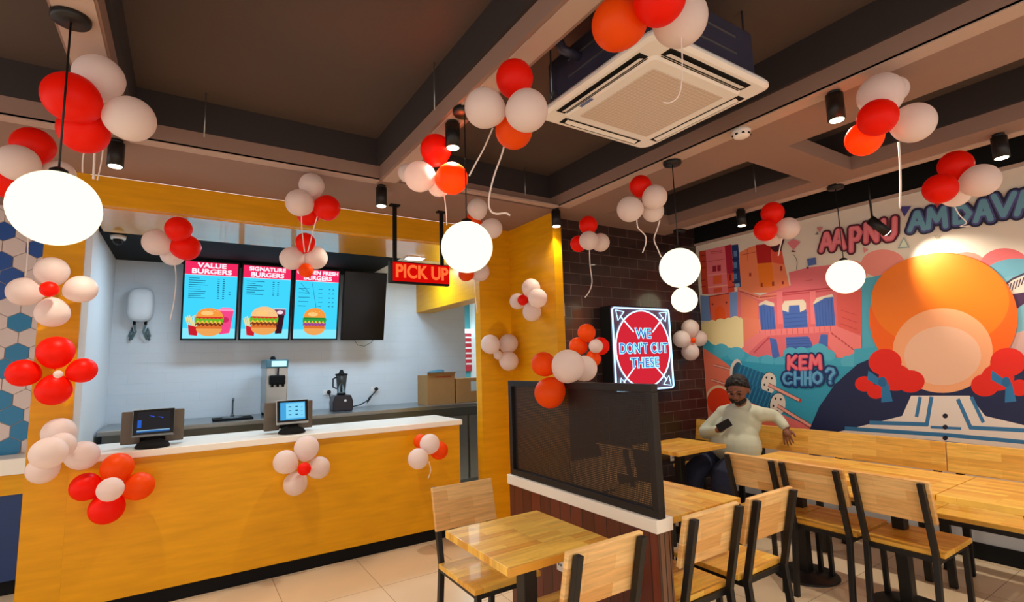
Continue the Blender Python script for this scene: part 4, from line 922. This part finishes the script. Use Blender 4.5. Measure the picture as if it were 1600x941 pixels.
def ribbon(label,pts,dep,w=.004,depths=None):
    P=[atd(x,y,(depths[i] if depths else dep)) for i,(x,y) in enumerate(pts)]
    # smooth
    Q=[]
    for i in range(len(P)-1):
        p0,p1,p2,p3=P[max(i-1,0)],P[i],P[i+1],P[min(i+2,len(P)-1)]
        for k in range(6):
            t=k/6; Q.append(.5*((2*p1)+(p2-p0)*t+(2*p0-5*p1+4*p2-p3)*t*t+(3*p1-p0-3*p2+p3)*t**3))
    Q.append(P[-1]); b=MB(Q[0]); b.tube(Q,w,6); o=b.build('ribbon',M['ribbon'])
    par,pq,pr=min(BAL,key=lambda e:(e[1]-Q[0]).length-e[2])
    mw=Matrix.LocRotScale(pq,par.rotation_quaternion,Vector((pr,pr,pr))); o.parent=par; o.matrix_parent_inverse=mw.inverted(); o.location=Q[0]; o['label']='white ribbon'; return o
BAL=[]
CG='balloon clusters under the ceiling'; FG='balloon flowers'
ZT=ZC-.008
A_=cluster("bunch behind the far left pendant cord",CG,[(155,122,34,'W','upper right',1),(112,153,38,'R','left front',0),(131,205,34,'R','lowest',1),(204,186,34,'W','right',1)],.105,dep=1.98,noun='group')
cluster("bunch at the left picture edge",CG,[(52,228,28,'R','top',1),(28,255,28,'W','left front',0),(12,284,26,'R','lowest left',1),(94,272,20,'W','small, half behind the pendant',3)],.1,dep=2.42,noun='group')
cluster("bunch above the leftmost menu screen",CG,[(279,358,19,'R','top'),(291,387,20,'R','right front'),(245,379,20,'W','left',1),(270,398,17,'W','lowest',2)],.095,dep=3.55,noun='group')
cluster("bunch on the beam above the menu screens",CG,[(487,290,19,'W','top',1),(468,317,21,'W','left front',0),(511,325,20,'R','right',1),(482,336,17,'R','lowest, half hidden',2)],.095,dep=3.35,noun='group')
cluster("small bunch over the third menu screen",CG,[(477,379,15,'R','top',1),(456,404,18,'W','left',1),(493,403,18,'W','right',1),(478,423,11,'O','small lowest',0)],.075,dep=3.5,noun='group')
cluster("bunch just above the middle pendant",CG,[(681,234,24,'R','top',1),(656,276,24,'W','left front',0),(637,270,15,'W','far left, half hidden',3),(706,279,25,'O','right front',0),(686,290,18,'W','lowest behind',2)],.095,dep=2.75,noun='group')
G_=cluster("bunch at the left corner of the air conditioner",CG,[(804,123,29,'R','top',2),(757,169,31,'W','left',0),(823,173,33,'W','right',0),(803,204,29,'O','lowest',2)],.1,dep=2.02,noun='group')
cluster("bunch behind the middle pendant top",CG,[(746,326,16,'W','top',1),(740,346,13,'O','small middle',2),(769,357,16,'W','right',1)],.085,dep=3.75,noun='group')
cluster("pair just below the middle pendant",CG,[(728,428,12,'O','left',1),(750,425,15,'W','right',1)],.075,plane=('y',4.08),noun='pair')
cluster("big bunch in front of the air conditioner",CG,[(965,38,40,'O','left',0),(1031,-2,40,'R','top centre',0),(1062,30,42,'W','right',2)],.1,dep=1.55,noun='group')
cluster("bunch under the right ceiling strip",CG,[(1376,148,32,'W','top',1),(1397,141,20,'W','top right, mostly hidden',3),(1371,184,28,'R','front',0),(1350,217,26,'O','lowest left',1),(1427,192,30,'W','right',1)],.098,dep=2.3,noun='group')
cluster("bunch over the mural word AMDAVA",CG,[(1493,259,23,'R','top',1),(1469,295,23,'R','left',0),(1532,282,25,'W','right, lit from above',1),(1492,303,20,'W','lowest, half hidden',3)],.092,dep=3.0,noun='group')
cluster("bunch over the round house of the mural",CG,[(1207,333,17,'R','top',1),(1196,360,17,'R','left',0),(1231,357,17,'W','right',1),(1207,370,15,'W','lowest, half hidden',3)],.088,dep=3.6,noun='group')
cluster("bunch above and left of the pendant pair",CG,[(1001,291,17,'R','top',1),(984,327,20,'W','left',0),(1023,308,19,'W','right front',0),(1020,330,17,'W','lowest, half hidden',2)],.088,dep=3.35,noun='group')
cluster("bunch under the ceiling before the dark bricks",CG,[(919,352,14.5,'R','top',1),(904,381,13,'R','left',2),(920,376,15,'W','front',0),(938,379,14.5,'W','right',1)],.08,dep=3.95,noun='group')
# balloon flowers fixed to surfaces
cluster("white flower on the left orange column",FG,[(81,424,22,'W','top petal'),(38,456,22,'W','left petal'),(127,452,21,'W','right petal'),(82,489,22,'W','bottom petal'),(77,452,12,'R','centre',-4)],.1,plane=('y',4.02),noun='of four petals')
cluster("red flower on the left orange column",FG,[(87,550,24,'R','top petal'),(36,583,21,'R','left petal'),(129,579,19,'R','right petal'),(84,610,23,'R','bottom petal'),(90.7,585,6,'W','tiny centre',-9)],.1,plane=('y',4.02),noun='of four petals')
cluster("all-white cluster at the counter's left end",FG,[(92,676,22,'W','top',1),(76,708,24,'W','left front',0),(96,696,19,'W','middle',0),(129,712,22,'W','right',1),(67,734,21,'W','lowest',1)],.1,plane=('y',3.98))
cluster("red flower on the counter front",FG,[(183,731,22,'O','top petal'),(134,761,21,'R','left petal'),(217,760,21,'O','right petal'),(167,794,24,'R','bottom petal'),(172.5,765,18,'W','centre',-3)],.1,plane=('y',4.05),noun='of four petals')
cluster("white flower on the counter front",FG,[(479,700,18.5,'W','top petal'),(446,722,18,'W','left petal'),(498,731,17,'W','right petal'),(461.5,756,18,'W','bottom petal'),(475.6,733,10,'R','centre',-4)],.09,plane=('y',4.07),noun='of four petals')
cluster("small cluster at the counter's right end",FG,[(671.4,694,15.5,'W','upper right front',0),(653.5,717,16,'W','lower left front',0),(686,704,14,'O','right',1),(657,690,11,'O','upper left, half hidden',1.5)],.085,plane=('y',4.02))
cluster("white flower on the orange wing wall",FG,[(829.7,450,14.5,'W','top petal'),(840,466,15,'W','right petal',-1),(831,488,14.5,'W','bottom petal'),(809,471,13,'W','left petal'),(817,469,8.5,'R','centre',-4)],.075,plane=('x',2.60),noun='of four petals')
cluster("white cluster on the right orange column",FG,[(766,538,15,'W','left'),(794.5,537,15,'W','upper right'),(795,564.5,15,'W','lower right'),(778,555,7,'W','tiny middle',-1)],.08,plane=('y',4.1))
cluster("big cluster on top of the black screen frame",FG,[(887.5,572.5,26,'W','large front',0),(913,576,20,'W','right, half hidden',2),(849,569,19,'O','upper left',1),(859,614,24,'O','lowest',0)],.085,dep=2.75)
cluster("flower behind the black screen frame",FG,[(916.5,520,14,'O','top petal',1),(903,541,14,'O','left petal',1),(938,541,14,'R','right petal',1),(927,561,12,'O','bottom petal',1),(931,541,11,'W','centre',-1.5)],.06,dep=3.3,noun='of four petals')
cluster("white flower right of the neon sign",FG,[(1078.6,513,13.5,'W','top petal'),(1065,530,13.5,'W','left petal'),(1092,529,12.5,'W','right petal'),(1078.6,550,13.5,'W','bottom petal'),(1083,532,4.5,'O','tiny centre',-6)],.07,plane=('y',3.5),noun='of four petals')
# ribbons
RB=[('ribbon with a curled end hanging from the left balloon beside the air conditioner',[(770,200),(757,230),(742,258),(733,275)],2.3,.004),
('longest ribbon with a hooked end hanging from the bunch by the air conditioner',[(796,190),(786,235),(772,275),(764,310),(766,328),(775,334),(790,333),(797,337)],2.35,.0045),
('three-strand ribbon, left strand, below the far left balloon bunch',[(150,190),(138,215),(130,245),(129,270)],2.3,.003),
('three-strand ribbon, middle strand, below the far left balloon bunch',[(150,190),(148,235),(146,280)],2.32,.005),
('three-strand ribbon, right strand, below the far left balloon bunch',[(162,225),(158,255),(152,282)],2.34,.003),
('short ribbon below the bunch above the middle pendant',[(694,304),(697,330),(698,352)],2.8,.0035),
('ribbon hanging from the bunch under the right ceiling strip',[(1404,222),(1406,250),(1407,290),(1406,326)],2.35,.0045),
('wavy ribbon left of the pendant pair',[(995,342),(997,356),(1008,368),(1009,380),(1004,395)],3.35,.004),
('wavy ribbon just left of the larger pair globe',[(1031,344),(1027,358),(1022,374),(1028,390),(1033,402)],3.35,.004),
('ribbon with a split end in front of the dark bricks',[(921,390),(922,415),(925,440),(921,455),(914,465)],3.95,.004),
('thin ribbon hanging from the bunch above the leftmost menu screen',[(272,405),(275,435),(272,470),(266,500)],3.6,.003),
('ribbon pair over the third menu screen, left one',[(471,338),(472,360),(476,394)],3.35,.0035),
('ribbon pair over the third menu screen, right one',[(496,338),(490,358),(481,394)],3.35,.0035),
('ribbon on the hexagon wall above the white balloon flower',[(44,370),(43,400),(41,432)],3.2,.004),
('thin ribbon dropping before the passage behind the middle pendant',[(742,440),(743,465),(746,490)],3.9,.0035),
('short ribbon in front of the air conditioner grille',[(1064,55),(1066,90),(1065,128),(1060,150),(1048,160),(1036,160)],1.62,.0022),
('short ribbon tail under the bunch above the mural tower',[(1222,372),(1219,385),(1216,400)],3.6,.004),
('crossed ribbon tail over the letter D of the mural',[(1491,322),(1499,336),(1510,348),(1500,354),(1514,353)],2.75,.003),
('short ribbon under the small cluster at the right end of the counter front',[(670,722),(673,735),(669,748)],3.9,.003)]
for l,p,d,w in RB: ribbon(l,p,d,w)
# ================================================================ THE SEATED MAN
t=thing('person','man in pale mint sweater and dark jeans on the wall bench, looking at his phone','person',(4.25,2.85,0)); O=Vector(t.location)
def skinmesh(chains,org,sub=2):
    """chains: list of lists of (pos,radius); merged as one bmesh of smooth tubes with balls at joints"""
    b=MB(org)
    for ch in chains:
        pts=[Vector(p) for p,r in ch]; rs=[r for p,r in ch]
        Q=[];Rr=[]
        for i in range(len(pts)-1):
            p0,p1,p2,p3=pts[max(i-1,0)],pts[i],pts[i+1],pts[min(i+2,len(pts)-1)]
            for k in range(5):
                u=k/5; Q.append(.5*((2*p1)+(p2-p0)*u+(2*p0-5*p1+4*p2-p3)*u*u+(3*p1-p0-3*p2+p3)*u**3)); Rr.append(rs[i]*(1-u)+rs[i+1]*u)
        Q.append(pts[-1]); Rr.append(rs[-1]); b.tube(Q,.1,14,rs=Rr); b.sphere(Q[0],Rr[0],n=14); b.sphere(Q[-1],Rr[-1],n=14)
    return b
def fuse(mb,name,m,parent,voxel,smooth=6):
    o=mb.build(name,m,parent)
    r=o.modifiers.new('r','REMESH'); r.mode='VOXEL'; r.voxel_size=voxel; r.use_smooth_shade=True
    s=o.modifiers.new('s','SMOOTH'); s.factor=.5; s.iterations=smooth
    bpy.context.view_layer.update(); dg=bpy.context.evaluated_depsgraph_get()
    me=bpy.data.meshes.new_from_object(o.evaluated_get(dg)); o.modifiers.clear(); me.materials.clear(); me.materials.append(m)
    for p in me.polygons: p.use_smooth=True
    o.data=me; me.name=name; return o
HD=at(1153,611,'x',4.16)             # head centre
face=Vector((-.90,-.25,-.36)).normalized(); side=Vector((-.25,.90,0)); side=(side-face*side.dot(face)).normalized(); upv=face.cross(side); upv=upv if upv.z>0 else -upv
def H(f,s,u): return HD+(face*f+side*s+upv*u)*1.12
NK=Vector((4.22,HD.y+.0,1.055)); PEL=Vector((4.26,2.90,.56)); CHc=Vector((4.24,2.80,.92)); BEL=Vector((4.17,2.83,.71))
SR=Vector((4.22,2.99,.985)); SL=Vector((4.25,2.61,1.00)); ER=Vector((4.12,3.10,.80)); WR=at(1122,672,'x',4.0); 
WL=at(1228,668,'x',4.40); EL=at(1209,650,'x',4.41)
PH=at(1131,668,'x',3.95)
body=[]
body.append([(NK+Vector((0,0,-.03)),.055),(HD+Vector((.015,0,-.07)),.052)])
body.append([(CHc,.09),(NK,.055)]); body.append([(PEL,.10),(BEL,.10),(CHc,.09)])
body.append([(SR+Vector((0,-.04,-.02)),.035),(ER,.03),(WR,.026)]); body.append([(SL+Vector((0,.04,-.02)),.035),(EL,.028),(WL,.026)])
KR=Vector((3.84,3.02,.50)); KL=Vector((3.86,2.76,.50)); AR=Vector((3.90,3.06,.09)); AL=Vector((3.93,2.80,.09))
for s,K,A2 in ((.09,KR,AR),(-.09,KL,AL)): body.append([(PEL+Vector((0,s,-.02)),.09),(K,.06),(A2,.035)])
b=skinmesh(body,O)
# head: skull, jaw, nose, ears, lips, brow
b.sphere(H(-.012,0,.022),.086,n=24,sc=(1,1,1.08)); b.sphere(H(.018,0,-.03),.066,n=22,sc=(1,1,1.1)); b.sphere(H(.036,0,-.072),.036,n=16); 
b.tube([H(.074,0,.01),H(.096,0,-.022)],.01,10,rs=[.008,.013]); b.sphere(H(.088,.010,-.026),.009,n=10); b.sphere(H(.088,-.010,-.026),.009,n=10)
b.tube([H(.068,-.035,.022),H(.078,0,.022),H(.068,.035,.022)],.012,8); b.sphere(H(.075,0,-.052),.015,n=10,sc=(.8,1.3,.6))
for s in (-1,1):
    b.sphere(H(-.008,s*.083,-.004),.02,n=12,sc=(.7,.5,1.3)); b.sphere(H(.052,s*.038,-.022),.026,n=12)
# hands
def hand(W_,dirv,palm,curl,thumb,sc=1.0):
    dirv=dirv.normalized(); palm=(palm-dirv*palm.dot(dirv)).normalized(); lat=dirv.cross(palm)
    c=W_+dirv*.045; b.sphere(c,.034,n=14,sc=(1,1,1)); b.tube([W_,c+dirv*.02],.024,10,rs=[.024,.032]); b.sphere(c+lat*.014+dirv*.012,.024,n=12); b.sphere(c-lat*.014+dirv*.012,.024,n=12)
    for k,(off,L) in enumerate(((-.036,.070),(-.0125,.080),(.0115,.076),(.035,.060))):
        p=c+dirv*.03+lat*off*.85; d=(dirv+lat*off*5).normalized(); pts=[p-dirv*.01]; 
        for seg,f in enumerate((.45,.32,.23)):
            d=(d+palm*curl[seg]).normalized(); p=p+d*L*f; pts.append(p)
        b.tube(pts,.0085,8,rs=[.0092,.0085,.0078,.0068]); b.sphere(pts[-1],.0068,n=8)
    tp=c-lat*.03*thumb-dirv*.015; pts=[tp,tp-lat*thumb*.022+dirv*.02+palm*.008,tp-lat*thumb*.03+dirv*.045+palm*.018]; b.tube(pts,.011,8,rs=[.013,.011,.009]); b.sphere(pts[-1],.009,n=8)
hand(WL,Vector((-.12,-.12,-1)),Vector((.9,0,.0)),(.15,.2,.2),-1)
hand(WR,(PH-WR)+Vector((0,0,.0)),Vector((-.2,-.3,.9)),(.35,.6,.7),1)
bodyo=fuse(b,'body',M['skin'],t,.0042,3)
# sweater
b=skinmesh([[(SR+Vector((0,-.03,-.015)),.068),(ER,.062),(WR+(ER-WR)*.12,.040)],[(SL+Vector((0,.03,-.015)),.068),(EL,.055),(WL+(EL-WL)*.12,.040)],[(SR+Vector((0,-.03,-.01)),.07),(CHc+Vector((0,0,.06)),.105),(SL+Vector((0,.03,-.01)),.07)],[(NK+Vector((0,0,-.02)),.075),(NK+Vector((0,0,.012)),.066)]],O)
b.sphere(CHc,.16,n=26,sc=(.85,1.12,1.0)); b.sphere(BEL,.19,n=26,sc=(.98,1.2,1.0)); b.sphere(BEL+Vector((0.02,0,.1)),.165,n=26,sc=(.95,1.2,1)); b.sphere(PEL+Vector((-.02,-.03,.06)),.16,n=22,sc=(1.0,1.2,.75))
b.tube([WR+(ER-WR)*.08,WR+(ER-WR)*.2],.038,14); b.tube([WL+(EL-WL)*.08,WL+(EL-WL)*.2],.038,14)
fuse(b,'sweater',M['shirt'],t,.008,12)
# jeans
b=skinmesh([[(PEL+Vector((0,.08,-.03)),.115),(KR+Vector((.0,0,0)),.098),(AR+Vector((0,0,.06)),.06)],[(PEL+Vector((0,-.09,-.03)),.115),(KL,.098),(AL+Vector((0,0,.06)),.06)],[(PEL+Vector((0,-.08,-.02)),.12),(PEL+Vector((0,.08,-.02)),.12)]],O)
fuse(b,'jeans',M['jeans'],t,.009,5)
# hair, beard, brows, eyes
b=MB(O); 
rnd=random.Random(5)
for k in range(150):
    th=rnd.uniform(0,1); ph=rnd.uniform(-PI,PI); z=.2+.8*th; r=math.sqrt(max(0,1-z*z)); f=math.cos(ph)*r; s=math.sin(ph)*r
    if f>.55 and z<.62: continue
    b.sphere(H(-.016+f*.088,s*.088,.026+z*.092),rnd.uniform(.011,.016),n=7)
for k in range(90):
    ph=rnd.uniform(.45*PI,1.55*PI); z=rnd.uniform(-.5,.35); r=math.sqrt(1-z*z); b.sphere(H(-.014+math.cos(ph)*r*.084,math.sin(ph)*r*.085,.02+z*.09),rnd.uniform(.009,.012),n=7)
b.sphere(H(-.030,0,.046),.094,n=24,sc=(1,1,.98))
fuse(b,'hair',M['hair'],t,.005,2)
b=MB(O)
for k in range(70):
    a=rnd.uniform(-1.35,1.35); u=rnd.uniform(-.095,-.05) ; rr=.064 if u>-.08 else .05
    if abs(a)<.5 and -.06<u<-.042: continue
    b.sphere(H(.02+math.cos(a)*rr*.9,math.sin(a)*rr,u-.0+.03*abs(a)*.5),.0105,n=7)
for s in (-1,0,1): b.sphere(H(.086,s*.013,-.042),.007,n=7)
fuse(b,'beard',M['hair'],t,.0045,2)
b=MB(O)
for s in (-1,1): b.tube([H(.082,s*.014,.026),H(.081,s*.03,.031),H(.069,s*.046,.027)],.0045,6)
bld(b,'eyebrows',M['hair'],t)
b=MB(O)
for s in (-1,1): b.sphere(H(.071,s*.029,.006),.0105,n=12,m=M['blackmatte'])
bld(b,'eyes',None,t)
bld(MB(O).tube([WL+(EL-WL)*.0+Vector((.022*math.cos(k*PI/6),.028*math.sin(k*PI/6),0)) for k in range(13)],.006,8),'bracelet',mat('dark_red_beads',(90,30,24),.5),t)
# shoes
for A2 in (AR,AL):
    b=MB(O); b.sphere(A2+Vector((-.06,0,-.045)),.05,n=16,sc=(1.9,.85,.8)); b.sphere(A2+Vector((.0,0,-.03)),.05,n=14,sc=(1,.85,1.1))
    fuse(b,'shoe',M['blackmatte'],t,.008,3)
ph=MB().box((-.034,-.004,-.068),(.034,.004,.068)).build('mobile_phone',M['blackmatte'],None,.003); ph.location=PH+Vector((-.012,-.012,.02)); ph.rotation_euler=(math.radians(-35),math.radians(62),math.radians(-60)); tag(ph,'dark mobile phone held in the right hand of the seated man','phone')
bld(MB().box((-.031,.0042,-.064),(.031,.0046,.064)),'screen',glow((60,70,84),.5),ph)
# ================================================================ LIGHT
def area(loc,rot,size,power,col,name='area_light',sy=None):
    l=bpy.data.lights.new(name,'AREA'); l.energy=power; l.color=col; l.size=size
    if sy: l.shape='RECTANGLE'; l.size_y=sy
    o=bpy.data.objects.new(name,l); COL.objects.link(o); o.location=loc; o.rotation_euler=rot; return o
def spot(loc,d,power,col,ang=100,blend=.6,r=.03):
    l=bpy.data.lights.new('spot_light','SPOT'); l.energy=power; l.color=col; l.spot_size=math.radians(ang); l.spot_blend=blend; l.shadow_soft_size=r
    o=bpy.data.objects.new('spot_light',l); COL.objects.link(o); o.location=loc; o.rotation_mode='QUATERNION'; o.rotation_quaternion=Vector(d).to_track_quat('-Z','Y')
WARM=(1,.86,.68); WARM2=(1,.88,.70); COOL=(.56,.80,1)
for x,y,l in DL: spot((x,y,ZC-.165),(0,0,-1),14 if abs(x-2.68)<.01 else 36,WARM,120,.7)
# unseen warm fill spots, added over the rest of the dining room like further downlights
for x,y in ((-.37,1.1),(-.37,-1.2),(1.17,-.6),(2.72,-1.2),(4.2,-1.0),(-2.2,1.1),(-2.2,3.4),(-2.2,-1.2)): spot((x,y,ZC-.02),(0,0,-1),34,WARM,130,.7)
spot(SPOTC+SPOTD*.1,(.42,-.38,-.42),22,WARM2,70,.8)
# kitchen panels
for x,y in ((.2,5.1),(1.3,5.1)): area((x,y,2.6),(0,0,0),.5,8,COOL,'kitchen_panel_light',.2)
area((2.2,5.3,2.6),(0,0,0),.4,8,COOL,'kitchen_panel_light',.2); area((3.9,7.2,2.6),(0,0,0),.8,22,(.7,.95,1),'back_room_light')
W=bpy.data.worlds.new('world'); S.world=W; W.use_nodes=True; W.node_tree.nodes['Background'].inputs[0].default_value=(1,.88,.80,1); W.node_tree.nodes['Background'].inputs[1].default_value=.85
VIEW.exposure=.82
